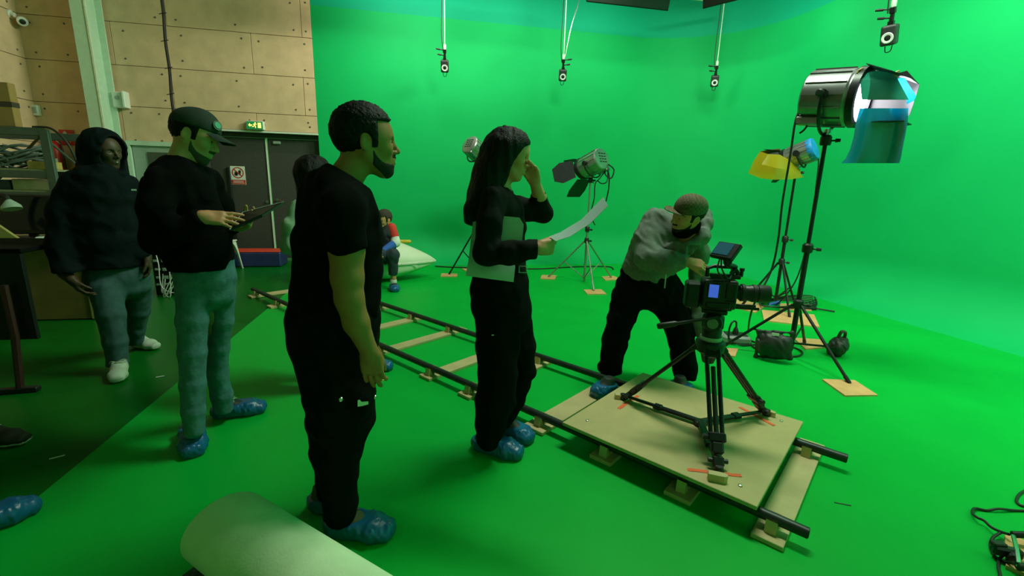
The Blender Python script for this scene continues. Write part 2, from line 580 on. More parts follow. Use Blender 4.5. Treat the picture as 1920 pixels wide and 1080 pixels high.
# cyclorama: floor sheet + cove + curved corner, one swept surface
def cyc():
    R, RC, XR, TOP = 0.62, 2.1, 6.2, 6.0
    path = []
    for x in np.linspace(STAGE_X, XR - RC, 12): path.append((V(x, WALL_Y, 0), V(0, -1, 0)))
    for a in np.linspace(0, math.pi / 2, 18)[1:]:
        c = V(XR - RC, WALL_Y - RC, 0)
        d = V(math.sin(a), math.cos(a), 0)
        path.append((c + RC * d, -d))
    for y in np.linspace(WALL_Y - RC, -3.2, 12)[1:]: path.append((V(XR, y, 0), V(-1, 0, 0)))
    prof = [(R * (1 - math.sin(a)), R * (1 - math.cos(a))) for a in np.linspace(0, math.pi / 2, 12)] + [(0, 2.4), (0, 4.32), (0, 4.322), (0, TOP)]
    vs, fs, mi = [], [], []
    m = len(prof)
    for p, n in path:
        for off, z in prof: vs.append(p + n * off + V(0, 0, z + 0.004))
    for i in range(len(path) - 1):
        for j in range(m - 1):
            fs.append((i * m + j, i * m + j + 1, (i + 1) * m + j + 1, (i + 1) * m + j)); mi.append(1 if prof[j][1] >= 4.32 else 0)
    # back side and left end, so that the wall has thickness
    k = len(vs)
    for p, n in path:
        vs.append(p - n * 0.06 + V(0, 0, 0)); vs.append(p - n * 0.06 + V(0, 0, TOP))
    for i in range(len(path) - 1):
        fs.append((k + 2 * i, k + 2 * i + 2, k + 2 * i + 3, k + 2 * i + 1)); mi.append(0)
    fs.append(tuple([k, k + 1] + [j for j in range(m - 1, -1, -1)])); mi.append(0)
    o = mesh_obj('wall_right', vs, fs, None, None, True, 0.5, [M_green, M_teal], mi)
    tag(o, 'bright green seamless studio wall with rounded corner and cove', kind='structure')
    # stage floor
    inner = [p + n * R for p, n in path]
    poly = [V(STAGE_X, -3.2, 0)] + inner
    vs = [q + V(0, 0, 0.004) for q in poly] + [q - V(0, 0, 0.001) for q in poly]
    n = len(poly)
    fs = [tuple(range(n))[::-1]] + [(i, (i + 1) % n, n + (i + 1) % n, n + i) for i in range(n)]
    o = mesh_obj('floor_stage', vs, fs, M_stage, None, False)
    tag(o, 'green painted stage floor', kind='structure')
cyc()
# ceiling
o = MB().box((0.2, 3.2, 6.05), (13.0, 13.0, 0.1)).build('ceiling', M_ceil, smooth=False); tag(o, 'dark studio ceiling', kind='structure')
# door wall: backing, panels with open joints, lintel
LX, RX, DX0 = -5.94, STAGE_X + 0.0, -3.60
DZ = 2.24
w = MB()
w.box(((LX + DX0) / 2, WALL_Y + 0.15, 3.0), (DX0 - LX, 0.26, 6.0)); w.box(((DX0 + RX + 0.1) / 2, WALL_Y + 0.15, (6 + DZ) / 2), (RX + 0.1 - DX0, 0.26, 6 - DZ))
wb = w.build('wall_back', M_gap, smooth=False); tag(wb, 'beige wood-fibre panel wall with bolt heads', kind='structure')
def bolts(mb, x0, x1, z0, z1, fn):
    xs = [x0 + 0.13, x1 - 0.13] if x1 - x0 < 1.0 else [x0 + 0.16, (x0 + x1) / 2 - 0.02, x1 - 0.14]
    if x1 - x0 < 0.3: xs = [(x0 + x1) / 2]
    for x in xs:
        for z in (z0 + 0.11, z1 - 0.11):
            c, n = fn(x + rnd.uniform(-.02, .02), z + rnd.uniform(-.02, .02))
            mb.lathe([(0.016, 0), (0.014, 0.006), (0.006, 0.010)], c, n, 8)
rows = [(0.0, 0.70), (0.70, 1.32), (1.32, 1.94), (1.94, 2.56), (2.56, 3.18), (3.18, 3.81), (3.81, 4.44), (4.44, 5.07), (5.07, 5.70)]
starts = [-4.7, -3.95, -4.73, -2.72, -3.95, -2.70, -3.92, -2.7, -3.9]
for (z0, z1), st in zip(rows, starts):
    cuts = [LX]
    x = st
    while x - 2.02 > LX + 0.1: x -= 2.02
    while x < RX - 0.05:
        cuts.append(x); x += 2.02
    cuts.append(RX)
    for a, b in zip(cuts[:-1], cuts[1:]):
        pieces = [(a, b, z0, z1)]
        if z0 < DZ:
            pieces = []
            if a < DX0: pieces.append((a, min(b, DX0), z0, z1))
            if z1 > DZ + 0.05 and b > DX0: pieces.append((max(a, DX0), b, max(z0, DZ + 0.035), z1))
        for (p, q, s0, s1) in pieces:
            if q - p < 0.06: continue
            pn = MB().box(((p + q) / 2, WALL_Y + 0.005, (s0 + s1) / 2), (q - p - 0.008, 0.03, s1 - s0 - 0.008), bev=0.002).build('panel', M_panel, wb, smooth=False)
            bm = MB(); bolts(bm, p, q, s0, s1, lambda x, z: (V(x, WALL_Y - 0.010, z), V(0, -1, 0)))
            bm.build('bolt', M_bolt, pn)
# lintel strip and dark recess
MB().box(((DX0 + RX) / 2, WALL_Y - 0.0, DZ + 0.017), (RX - DX0, 0.06, 0.03), bev=0.004).build('lintel_strip', M_white, wb, smooth=False)
# left wall
wl = MB().box((LX - 0.06, 3.2, 3.0), (0.1, 13.0, 6.0)).build('wall_left', M_gap, smooth=False); tag(wl, 'beige panel wall at the far left', kind='structure')
for i, (z0, z1) in enumerate(rows):
    y = WALL_Y
    k = 0
    while y > 2.0:
        ln = 2.02 if k or i % 2 else 1.1
        y1 = max(2.0, y - ln)
        pn = MB().box((LX - 0.005, (y + y1) / 2, (z0 + z1) / 2), (0.03, y - y1 - 0.008, z1 - z0 - 0.008), bev=0.002).build('panel', M_panel, wl, smooth=False)
        bm = MB(); bolts(bm, y1, y, z0, z1, lambda x, z: (V(LX + 0.010, x, z), V(1, 0, 0)))
        bm.build('bolt', M_bolt, pn)
        y = y1; k += 1
# double door in the recess
d1 = bpy.data.objects.new('door_1', None); COL.objects.link(d1); d1.location = ((DX0 + RX) / 2, WALL_Y + 0.2, 0)
tag(d1, 'dark grey double door under the exit sign', kind='structure')
DY = WALL_Y + 0.16
for (a, b) in ((DX0 + 0.03, -2.665), (-2.635, RX)):
    lf = MB().box(((a + b) / 2, DY + 0.03, DZ / 2 - 0.02), (b - a, 0.05, DZ - 0.1), bev=0.004).build('door_leaf', M_door, d1, smooth=False)
    if a < -3:
        MB().box((-3.30, DY - 0.02, 1.0), (0.05, 0.04, 1.3), bev=0.008).build('pull_bar', M_blackm, lf)
        MB().lathe([(0.026, 0), (0.026, 0.02), (0.018, 0.02), (0.018, 0.03)], (-2.72, DY + 0.0, 1.06), (0, -1, 0), 16).build('lock', M_chrome, lf)
    else:
        hb = MB(); hb.lathe([(0.026, 0), (0.026, 0.012)], (-2.55, DY + 0.005, 1.10), (0, -1, 0), 16); hb.tube((-2.55, DY, 1.10), (-2.55, DY - 0.05, 1.10), 0.01)
        hb.path([(-2.55, DY - 0.05, 1.10), (-2.50, DY - 0.052, 1.10), (-2.42, DY - 0.05, 1.095)], 0.010)
        hb.build('door_handle', M_chrome, lf)
        MB().box((-2.55, DY, 1.02), (0.05, 0.015, 0.06), bev=0.006).build('keyhole_plate', M_chrome, lf)
        MB().box((-2.47, DY - 0.02, 2.10), (0.12, 0.05, 0.05), bev=0.008).build('door_closer', M_grey, lf)
MB().box((-2.655, DY - 0.002, DZ / 2 - 0.02), (0.016, 0.03, DZ - 0.1)).build('meeting_strip', M_white, d1, smooth=False)
MB().box((DX0 + 0.012, DY - 0.03, DZ / 2), (0.03, 0.2, DZ)).build('door_frame', M_door, d1, smooth=False)
MB().box(((DX0 + RX) / 2, DY + 0.02, DZ - 0.035), (RX - DX0, 0.08, 0.06)).build('door_frame', M_door, d1, smooth=False)
# pale side door with a dark pane
M_paled = mat('pale_green_door', (0.36, 0.44, 0.38), 0.5, var=0.05)
d2 = bpy.data.objects.new('door_2', None); COL.objects.link(d2); d2.location = (-4.25, WALL_Y - 0.03, 0)
tag(d2, 'pale grey door with a framed pane behind the man in the cap', kind='structure')
MB().box((-4.22, WALL_Y - 0.03, 0.99), (0.84, 0.05, 1.98), bev=0.004).build('door_leaf', M_paled, d2, smooth=False)
fr = MB(); fr.box((-4.22, WALL_Y - 0.06, 1.985), (0.96, 0.08, 0.07)); fr.box((-3.76, WALL_Y - 0.06, 0.975), (0.06, 0.08, 1.95)); fr.box((-4.68, WALL_Y - 0.06, 0.975), (0.06, 0.08, 1.95))
fr.build('door_frame', M_column, d2, smooth=False)
MB().box((-4.15, WALL_Y - 0.062, 1.55), (0.55, 0.02, 0.60), bev=0.004).build('pane', mat('dim_pane', (0.07, 0.09, 0.07), 0.15), d2, smooth=False)
# steel column and cabinets
t = thing('steel_column', (-4.90, 8.62, 0), 'pale green steel column standing before the panel wall', 'column')
cb = MB(); cb.box((-4.86, 8.50, 3.0), (0.20, 0.02, 6.0)); cb.box((-4.86, 8.88, 3.0), (0.20, 0.02, 6.0)); cb.box((-4.86, 8.69, 3.0), (0.02, 0.36, 6.0))
cb.build('profile', M_column, t, smooth=False)
MB().box((-4.765, 8.485, 3.0), (0.022, 0.012, 6.0)).build('cover_strip', mat('pale_cream_strip', (0.74, 0.74, 0.62), 0.5), t, smooth=False)
MB().box((-4.86, 8.71, 0.01), (0.34, 0.36, 0.02), bev=0.003).build('base_plate', M_column, t, smooth=False)
t = thing('wall_cabinet', (-4.86, 8.87, 0), 'pale grey wall cabinet left of the pale door', 'cabinet')
MB().box((-4.80, 8.35, 1.03), (0.17, 0.18, 1.9), bev=0.006).build('body', M_paled, t, smooth=False)
MB().tube((-4.69, 8.30, 0.1), (-4.69, 8.30, 2.0), 0.012).build('white_conduit', M_white, t)
MB().box((-4.80, 8.34, 2.03), (0.15, 0.14, 0.09), bev=0.01).build('top_box', M_white, t, smooth=False)
MB().box((-5.16, 8.92, 3.0), (0.018, 0.03, 5.9)).build('trim_1', mat('dark_strip', (0.08, 0.10, 0.06), 0.7), smooth=False)  # thin dark line on the panel wall, built as a strip
tag(bpy.data.objects['trim_1'], 'thin dark strip on the wall left of the column', kind='structure')

# small things on the walls
def on_back(px, py, off=0.012): return at_y(px, py, WALL_Y - off)
c = on_back(481, 236)
t = thing('exit_sign', (c[0], WALL_Y - 0.01, c[2] - 0.07), 'lit green emergency exit sign above the double door', 'exit sign')
MB().box((c[0], WALL_Y - 0.055, c[2]), (0.27, 0.09, 0.14), bev=0.008).build('housing', M_white, t, smooth=False)
MB().box((c[0], WALL_Y - 0.103, c[2]), (0.25, 0.008, 0.12)).build('green_face', mat('exit_green', (0.01, 0.25, 0.08), 0.4, emit=(0.02, 0.5, 0.15), estr=0.12), t, smooth=False)
M_amber = mat('exit_light', (0.9, 0.5, 0.1), 0.4, emit=(1.0, 0.55, 0.12), estr=1.6)
fig = MB(); yy = WALL_Y - 0.109
def bar(mb, x0, z0, x1, z1, r): mb.tube((c[0] + x0, yy, c[2] + z0), (c[0] + x1, yy, c[2] + z1), r, seg=8)
fig.lathe([(0.009, 0), (0.009, 0.004)], (c[0] + 0.012, yy, c[2] + 0.038), (0, -1, 0), 12)
for b in ((0.008, 0.026, -0.004, -0.004, .008), (0.008, 0.024, 0.03, 0.012, .005), (0.006, 0.024, -0.022, 0.012, .005), (-0.004, -0.004, 0.016, -0.022, .006), (0.016, -0.022, 0.010, -0.044, .005), (-0.004, -0.004, -0.022, -0.022, .006), (-0.022, -0.022, -0.044, -0.026, .005)): bar(fig, *b)
fig.build('running_figure', M_amber, t)
ar = MB(); ar.prism([(c[0] - 0.10, yy, c[2]), (c[0] - 0.07, yy, c[2] + 0.03), (c[0] - 0.07, yy, c[2] - 0.03)], 0.004); ar.box((c[0] - 0.055, yy, c[2]), (0.03, 0.004, 0.018))
ar.build('arrow', M_amber, t, smooth=False)
MB().box((c[0] + 0.075, yy, c[2]), (0.05, 0.004, 0.085)).build('door_symbol', M_amber, t, smooth=False)
# no food sign on the door leaf
c = at_y(446.5, 329, DY - 0.004)
t = thing('no_food_sign', (c[0], DY, c[2] - 0.15), 'white sign with red crossed circle on the dark door', 'sign')
MB().box((c[0], DY - 0.001, c[2]), (0.235, 0.006, 0.32)).build('plate', M_white, t, smooth=False)
MB().lathe([(0.095, 0), (0.095, 0.003), (0.080, 0.003), (0.080, 0)], (c[0], DY - 0.004, c[2] + 0.048), (0, -1, 0), 32, closed=True).build('red_ring', M_red, t)
MB().box((c[0], DY - 0.0065, c[2] + 0.048), (0.17, 0.003, 0.016), R=rot((0, 1, 0), math.radians(45))).build('red_slash', M_red, t, smooth=False)
pg = MB()
pg.prism([(c[0] + .008, DY - .005, c[2] + .085), (c[0] + .052, DY - .005, c[2] + .085), (c[0] + .044, DY - .005, c[2] + .015), (c[0] + .016, DY - .005, c[2] + .015)], .002)
pg.tube((c[0] + .034, DY - .005, c[2] + .08), (c[0] + .045, DY - .005, c[2] + .108), .004)
pg.lathe([(0.030, 0), (0.030, 0.002)], (c[0] - .03, DY - .004, c[2] + .022), (0, -1, 0), 16)
pg.box((c[0] - .03, DY - .005, c[2] + .055), (.05, .002, .012))
pg.build('pictogram', M_black, t, smooth=False)
MB().box((c[0], DY - 0.005, c[2] - 0.115), (0.225, 0.003, 0.08)).build('red_band', M_red, t, smooth=False)
tx = MB()
for dz in (-0.095, -0.113, -0.131): tx.box((c[0], DY - 0.0075, c[2] + dz), (0.17 + 0.02 * (dz < -0.12), 0.002, 0.006))
tx.build('small_print', M_white, t, smooth=False)
# white boxes on the wall, camera, fire signs, extinguisher
c = at_y(228, 188, WALL_Y - 0.06)
t = thing('wall_sensor', (c[0], WALL_Y, c[2] - .12), 'white alarm box on the wall right of the column', 'alarm box')
MB().box((c[0] - .03, WALL_Y - 0.06, c[2]), (0.16, 0.10, 0.24), bev=0.012).build('housing', M_white, t, smooth=False)
MB().box((c[0] + .075, WALL_Y - 0.085, c[2] + .005), (0.035, 0.15, 0.25), bev=0.006).build('cover', M_white, t, smooth=False)
MB().lathe([(0.03, 0), (0.03, 0.008), (0.01, 0.016)], (c[0] - .03, WALL_Y - .108, c[2] + .03), (0, -1, 0), 16).build('grille', M_grey, t)
c = at_y(68, 207, WALL_Y - 0.04)
t = thing('wall_switch', (c[0], WALL_Y, c[2] - .08), 'small white box near the left wall corner', 'alarm box')
MB().box((c[0], WALL_Y - 0.04, c[2]), (0.09, 0.07, 0.16), bev=0.01).build('housing', M_white, t, smooth=False)
MB().box((c[0], WALL_Y - 0.078, c[2]), (0.05, 0.01, 0.09), bev=0.004).build('button', M_grey, t, smooth=False)
c = at_x(42, 40, LX + 0.16)
t = thing('security_camera', (LX, c[1], c[2]), 'small white round security camera high on the left wall', 'camera')
MB().lathe([(0.05, 0), (0.05, 0.02), (0.03, 0.03), (0.03, 0.07)], (LX + .01, c[1], c[2] + .10), (1, 0, -0.3), 16).build('mount', M_white, t)
dr = unit(V(0.55, -0.75, -0.35))
MB().lathe([(0.04, -0.09), (0.062, -0.07), (0.066, 0.0), (0.062, 0.03), (0.05, 0.035)], c, dr, 20).build('housing', M_white, t)
MB().lathe([(0.036, 0.035), (0.034, 0.045), (0.015, 0.05)], c, dr, 20).build('lens', M_black, t)
def fire_sign(px, py, w, h, lab):
    c = at_y(px, py, WALL_Y - 0.02)
    t = thing('fire_sign', (c[0], WALL_Y, c[2] - h / 2), lab, 'sign', 'red fire point signs')
    MB().box((c[0], WALL_Y - 0.017, c[2]), (w, 0.008, h), bev=0.002).build('plate', M_red, t, smooth=False)
    p = MB(); p.box((c[0] - w * .1, WALL_Y - 0.023, c[2] + .01), (w * .22, 0.004, h * .62), bev=.0015); p.box((c[0] - w * .1, WALL_Y - 0.023, c[2] + h * .36), (w * .1, 0.004, h * .1))
    p.build('extinguisher_symbol', M_white, t, smooth=False)
    q = MB()
    for k in range(3): q.tube((c[0] + w * (.18 + .07 * k), WALL_Y - .023, c[2] - h * .3 + k * .04), (c[0] + w * (.24 + .05 * k), WALL_Y - .023, c[2] + h * (.12 + .1 * (k % 2))), .008, .003, 6)
    q.build('flame_symbol', M_white, t)
fire_sign(126, 258, 0.21, 0.24, 'red fire extinguisher sign right of the red extinguisher')
fire_sign(78, 262, 0.15, 0.20, 'red fire sign half hidden behind the metal rack')
c = at_y(107, 300, 8.80)
t = thing('fire_extinguisher', (c[0], 8.80, c[2] - 0.30), 'red fire extinguisher hanging on the wall behind the hooded man', 'extinguisher')
MB().lathe([(0.07, -.30), (0.085, -.28), (0.085, .17), (0.075, .23), (0.045, .27), (0.025, .29)], c, (0, 0, 1), 20).build('cylinder', M_red, t)
v_ = MB(); v_.lathe([(0.025, .29), (0.025, .33), (0.015, .34)], c, (0, 0, 1), 12); v_.box(c + V(.04, 0, .36), (.14, .02, .015)); v_.box(c + V(.05, 0, .33), (.11, .02, .012), R=rot((0, 1, 0), .25))
v_.build('valve', M_black, t)
MB().path([c + V(.03, 0, .31), c + V(.10, -.02, .27), c + V(.115, -.03, .10), c + V(.11, -.03, -.12)], .011, smooth=6).build('hose', M_cable, t)
MB().box(c + V(0, 0.09, 0), (.05, .12, .35)).build('bracket', M_blackm, t, smooth=False)
MB().box(c + V(.02, -.083, -.05), (.09, .006, .14)).build('label_plate', M_white, t, smooth=False)
# cable strand hanging from the ceiling
a, b = at_y(303, 0, 8.2), at_y(332, 272, 8.2)
top = a + (a - b) * 0.9; top[2] = min(top[2], 6.0)
top[0] = a[0]
pts = [top] + [a + (b - a) * k + V(.005 * math.sin(k * 17), .005 * math.cos(k * 13), 0) for k in np.linspace(0, 1, 12)]
bm = MB(); bm.path(pts, .021, smooth=3)
for k in (2, 4, 6, 8, 10, 12):
    if k < len(pts): bm.path([pts[k] + V(-.05, -.02, -.01), pts[k] + V(0, -.03, 0), pts[k] + V(.05, -.02, .015)], .006)
o = bm.build('cable_bundle', mat('dark_brown_cable', (0.025, 0.012, 0.014), 0.7)); tag(o, 'dark taped cable bundle hanging straight down before the wall', 'cable')
# ================================================================== lights under the ceiling
M_diff = mat('lamp_diffuser', (0.9, 0.9, 0.88), 0.5, var=0.02, emit=(1, 0.98, 0.94), estr=2.0)
def flood_light(i, pos, d, watts, tint):
    pos, d = V(*pos), unit(V(*d))
    ax = unit(np.cross(d, V(0, 0, 1)))
    big = 1.9 if i in (6, 7) else 1.0
    up = unit(np.cross(d, ax))
    if up[2] < 0: up = -up
    where = ['over the right end of the back green wall', 'over the middle of the back green wall', 'over the left end of the back green wall',
             'before the rounded green corner', 'along the right green wall', 'at the near end of the right green wall',
             'high over the middle of the stage, added to brighten the left walls', 'high over the platform, added to brighten the floor', 'over the right green wall beside the photographer, added for green bounce', 'over the right green wall behind the photographer, added for green bounce'][i]
    t = thing('studio_flood_light', pos, 'long black flood light housing hung ' + where, 'light', 'cyclorama flood lights')
    L = 0.68 * big ** .7
    m = MB()
    prof = [(-0.20, -0.09), (0.0, -0.22), (0.02, -0.22), (-0.18, -0.07), (-0.18, 0.07), (0.02, 0.22), (0.0, 0.22), (-0.20, 0.09)]
    prof = [(a, b * big) for a, b in prof]
    n = len(prof)
    vs = [pos + ax * s * L + d * a + up * b for s in (-1, 1) for a, b in prof]
    m.add(vs, [(k, (k + 1) % n, n + (k + 1) % n, n + k) for k in range(n)])
    for s in (-1, 1):
        m.prism([pos + ax * s * L + d * a + up * b for a, b in ((-0.20, -0.09 * big), (0.02, -0.22 * big), (0.02, 0.22 * big), (-0.20, 0.09 * big))], 0.012)
    m.build('housing', M_black, t, smooth=False)
    w = MB()
    for s in (-0.5, 0.5):
        q = pos + ax * s * L
        w.tube(q - d * .16, V(q[0] - d[0] * .16, q[1] - d[1] * .16, 6.0), 0.006, seg=6)
    w.build('hanger', M_chrome, t)
    MB().box(pos - d * 0.10, (1.2 * big ** .7, 0.02, 0.14), R=np.stack([ax, d, up], 1)).build('tube_lamp', M_diff, t, smooth=False)
    li = bpy.data.lights.new('flood_lamp', 'AREA'); li.shape = 'RECTANGLE'; li.size = 1.25 * big ** .7; li.size_y = 0.30 * big; li.energy = watts; li.color = tint
    if i == 6: li.spread = math.radians(95)   # spread of this added light narrowed to keep it on the walls
    lo = bpy.data.objects.new('flood_lamp', li); COL.objects.link(lo); lo.parent = t
    R = np.stack([ax, np.cross(-d, ax), -d], 1)
    lo.matrix_local = Matrix(R.tolist()).to_4x4() @ Matrix.Identity(4)
    lo.location = tuple(d * -0.02)
for i, (p_, d_, w_, k_) in enumerate(FLOOD_LIGHTS): flood_light(i, p_, d_, w_, k_)
# bright pipe between the housings
a, b = at_y(1235, -4, 7.9), at_y(1345, 1, 7.9)
o = MB().path([a, (a + b) / 2 + V(0, 0, .03), b], .035, seg=10, smooth=4).build('ceiling_pipe', mat('pale_pipe', (0.6, 0.62, 0.5), 0.5)); tag(o, 'pale pipe between two black flood light housings', 'pipe')

# ================================================================== tracking cameras hung on poles
def tracking_camera(px, py, y, zpole_px, face, lab, x=None, mirror=1, lab2=''):
    c = at_y(px, py, y) if x is None else at_x(px, py, x)
    t = thing('tracking_camera', c - V(0, 0, .12), lab, 'camera', 'tracking cameras hung from the ceiling')
    f = unit(V(*face)); u, v, w = basis(f)
    R = np.stack([u, v, w], 1)      # u across, v up, w forward
    P = lambda a, b, e: c + R @ V(a, b, e)
    s = Soft().box(c, V(.066, .095, .06), R, .02, .01)
    s.build('body', mat('dark_grey_shell', (0.035, 0.035, 0.04), 0.45, var=.1), t, h=.009)
    MB().lathe([(0.05, .055), (0.052, .064), (0.045, .068), (0.028, .064), (0.026, .055)], P(0, -.02, 0), w, 24, closed=True).build('ring_light', mat('ring_light_white', (0.8, 0.78, 0.78), 0.4, emit=(1, .95, .98), estr=.05), t)
    MB().lathe([(0.027, .05), (0.027, .062), (0.012, .066)], P(0, -.02, 0), w, 20).build('lens', M_black, t)
    k = MB(); k.box(P(0, .11, -.01), (.05, .035, .05), R); k.tube(P(0, .12, -.01), P(.005 * mirror, .20, -.01), .022, .018); k.box(P(.005 * mirror, .225, -.01), (.05, .06, .05), R, bev=.006)
    k.build('swivel_clamp', M_blackm, t)
    for (h_, s_) in ((.155, 1), (.235, 1.2)):
        b = MB(); b.tube(P(0, h_, -.01), P(-.07 * mirror * s_, h_ + .015, .0), .008, seg=8); b.tube(P(-.06 * mirror * s_, h_ + .012, 0), P(-.115 * mirror * s_, h_ + .022, 0), .014, .012, 8)
        b.build('knob', M_black, t)
    MB().path([P(.03, -.10, 0), P(.02, -.15, .01), P(-.02, -.155, .01), P(-.03, -.10, 0)], .005, seg=6, smooth=4).build('cable_loop', M_cable, t)
    # pole
    top = at_y(zpole_px, -30, y) if x is None else V(c[0], c[1], 5.2)
    base = P(.005 * mirror, .25, -.01)
    tp = V(base[0], base[1], 6.0)
    q = thing('hanging_pole', base, lab2, 'pole', 'poles holding the tracking cameras')
    MB().tube(base, tp, .008, seg=10).build('pole', mat('pale_pole', (.55, .62, .55), .4), q)
    MB().lathe([(0.02, 0), (0.024, .02), (0.024, .07), (0.018, .09)], base - V(0, 0, .01), V(0, 0, 1), 12).build('pole_foot', M_column, q)
    MB().path([base + V(-.02, .03, -.05), base + V(-.05, .03, .25), base + V(-.04, .03, .8), base + V(-.03, .03, 1.6), tp + V(-.03, .03, 0)], .007, seg=6, smooth=4).build('wire', M_cable, q)
    return c, base
tracking_camera(834, 124, 8.35, 836, (-.1, -.9, -.35), 'left hanging tracking camera with white ring before the back green wall', lab2='pale pole holding the leftmost tracking camera')
c2, b2 = tracking_camera(1055, 141, 8.3, 1067, (-.18, -.9, -.35), 'middle hanging tracking camera with white ring before the back green wall', mirror=-1, lab2='pale pole with a looped wire holding the middle tracking camera')
tracking_camera(1340, 152, 8.0, 1352, (-.5, -.85, -.35), 'tracking camera with white ring hanging before the rounded green corner', lab2='pale pole holding the tracking camera at the rounded corner')
tracking_camera(1668, 66, 0, 0, (-.85, -.42, -.30), 'largest hanging tracking camera, dark with white ring, top right', x=4.75, lab2='pale pole holding the tracking camera at top right')
o = MB().path([b2 + V(.02, -.02, .02), b2 + V(.10, -.02, .5), b2 + V(.22, -.02, .95), b2 + V(.2, -.02, 1.1), b2 + V(.26, -.02, 1.25)], .008, seg=6, smooth=5).build('safety_wire', M_chrome); tag(o, 'thin silver safety wire beside the middle hanging camera', 'wire')

# ================================================================== fresnel lamps and stands
M_ply = mat('orange_plywood', (0.74, 0.37, 0.17), 0.7, var=0.12, scale=8)
M_silver = mat('lamp_silver', (0.42, 0.42, 0.42), 0.36, metal=0.85, var=0.15, scale=9)
M_gun = mat('lamp_gunmetal', (0.30, 0.30, 0.31), 0.34, metal=0.9, var=0.15, scale=9)
M_leaf = mat('barn_door_black', (0.03, 0.03, 0.036), 0.6, metal=0.2, var=.15)
M_lens = mat('fresnel_glass', (0.5, 0.55, 0.55), 0.15, var=.05, spec=.8)
def fresnel(c, ax, R, L, lab, doors, shell, lit=False, upv=(0, 0, 1), vent=True, leafm=None):
    """c centre of the body, ax beam direction, R radius, L length; doors: opening angle and size of each leaf (top, bottom, side a, side b)"""
    ax = unit(ax)
    side = unit(np.cross(ax, V(*upv))); up = np.cross(side, ax)
    P = lambda a, b, e: c + ax * a + side * b + up * e
    t = thing('studio_lamp', c - V(0, 0, R + .12), lab, 'studio lamp', 'studio lamps on stands')
    m = MB(); seg = 20
    m.lathe([(R * .55, -L * .52), (R * .93, -L * .50), (R, -L * .46), (R, L * .36), (R * .97, L * .40), (R * .97, L * .46)], c, ax, seg)
    body = m.build('housing', shell, t, angle=.35)
    rb = MB()
    for k in range(14):
        a = k * 2 * math.pi / 14
        dr = side * math.cos(a) + up * math.sin(a)
        rb.box(c + dr * R * 1.01 - ax * L * .05, (L * .80, R * .045, R * .06), np.stack([ax, np.cross(dr, ax), dr], 1))
    rb.build('cooling_rib', shell, body, smooth=False)
    if vent:
        vv = MB()
        for b in (-.32, 0, .32):
            for e in (.45, .2, -.05, -.3):
                vv.box(P(-L * .522, b * R, e * R), (.006, R * .22, R * .09), np.stack([ax, side, up], 1))
        vv.build('vent_slot', M_black, body, smooth=False)
    MB().lathe([(R * .98, L * .44), (R * 1.04, L * .44), (R * 1.04, L * .58), (R * .84, L * .58), (R * .84, L * .50)], c, ax, 28, closed=True).build('front_ring', M_blackm, t)
    lens = MB().lathe([(R * .84, L * .50), (R * .84, L * .515), (R * .62, L * .545), (R * .35, L * .565), (R * .05, L * .57)], c, ax, 24)
    lens.build('lens', mat('lit_lens', (1, 1, 1), .3, emit=(1, .98, 1.0), estr=22.0) if lit else M_lens, t)
    # yoke
    y = MB(); rr = R * 1.16
    arc = [P(0, rr, 0)] + [P(0, rr * math.cos(a), -rr * math.sin(a) * 1.12) for a in np.linspace(.35, math.pi - .35, 11)] + [P(0, -rr, 0)]
    y.path(arc, max(.011, R * .06), seg=10, smooth=2)
    y.lathe([(.035, -.01), (.035, .03)], P(0, R, 0), side, 14); y.lathe([(.035, -.01), (.035, .03)], P(0, -R, 0), -side, 14)
    y.build('yoke', M_blackm, t)
    kn = MB(); kn.tube(P(0, R, 0), P(0, R + .09, 0), .012); kn.lathe([(.028, 0), (.028, .03), (.018, .04)], P(0, R + .07, 0), side, 10); kn.build('knob', M_black, t)
    MB().box(P(-L * .25, R * .55, -R * .88), (L * .5, R * .5, R * .3), np.stack([ax, side, up], 1), bev=.01).build('ballast_box', M_gun, t, smooth=False)
    sp = c - V(0, 0, 1) * R * 1.3
    MB().lathe([(.02, -.02), (.02, .06), (.03, .06), (.03, .09)], sp - V(0, 0, .05), V(0, 0, 1), 14).build('spigot', M_chrome, t)
    # barn doors, hinged on the ring
    rs = R * .98
    for k, spec in enumerate(doors):
        if spec is None: continue
        ang, ln, wide, tip = spec
        dr, tn = [(up, side), (-up, side), (side, up), (-side, up)][k]
        h0 = c + ax * L * .58 + dr * rs
        go = ax * math.cos(ang) + dr * math.sin(ang)
        MB().prism([h0 - tn * rs * wide, h0 + tn * rs * wide, h0 + go * ln * .62 + tn * rs * wide * 1.25, h0 + go * ln + tn * rs * tip, h0 + go * ln - tn * rs * tip, h0 + go * ln * .62 - tn * rs * wide * 1.25], .005).build('barn_door', leafm or M_leaf, t, smooth=False)
    return t, P, sp
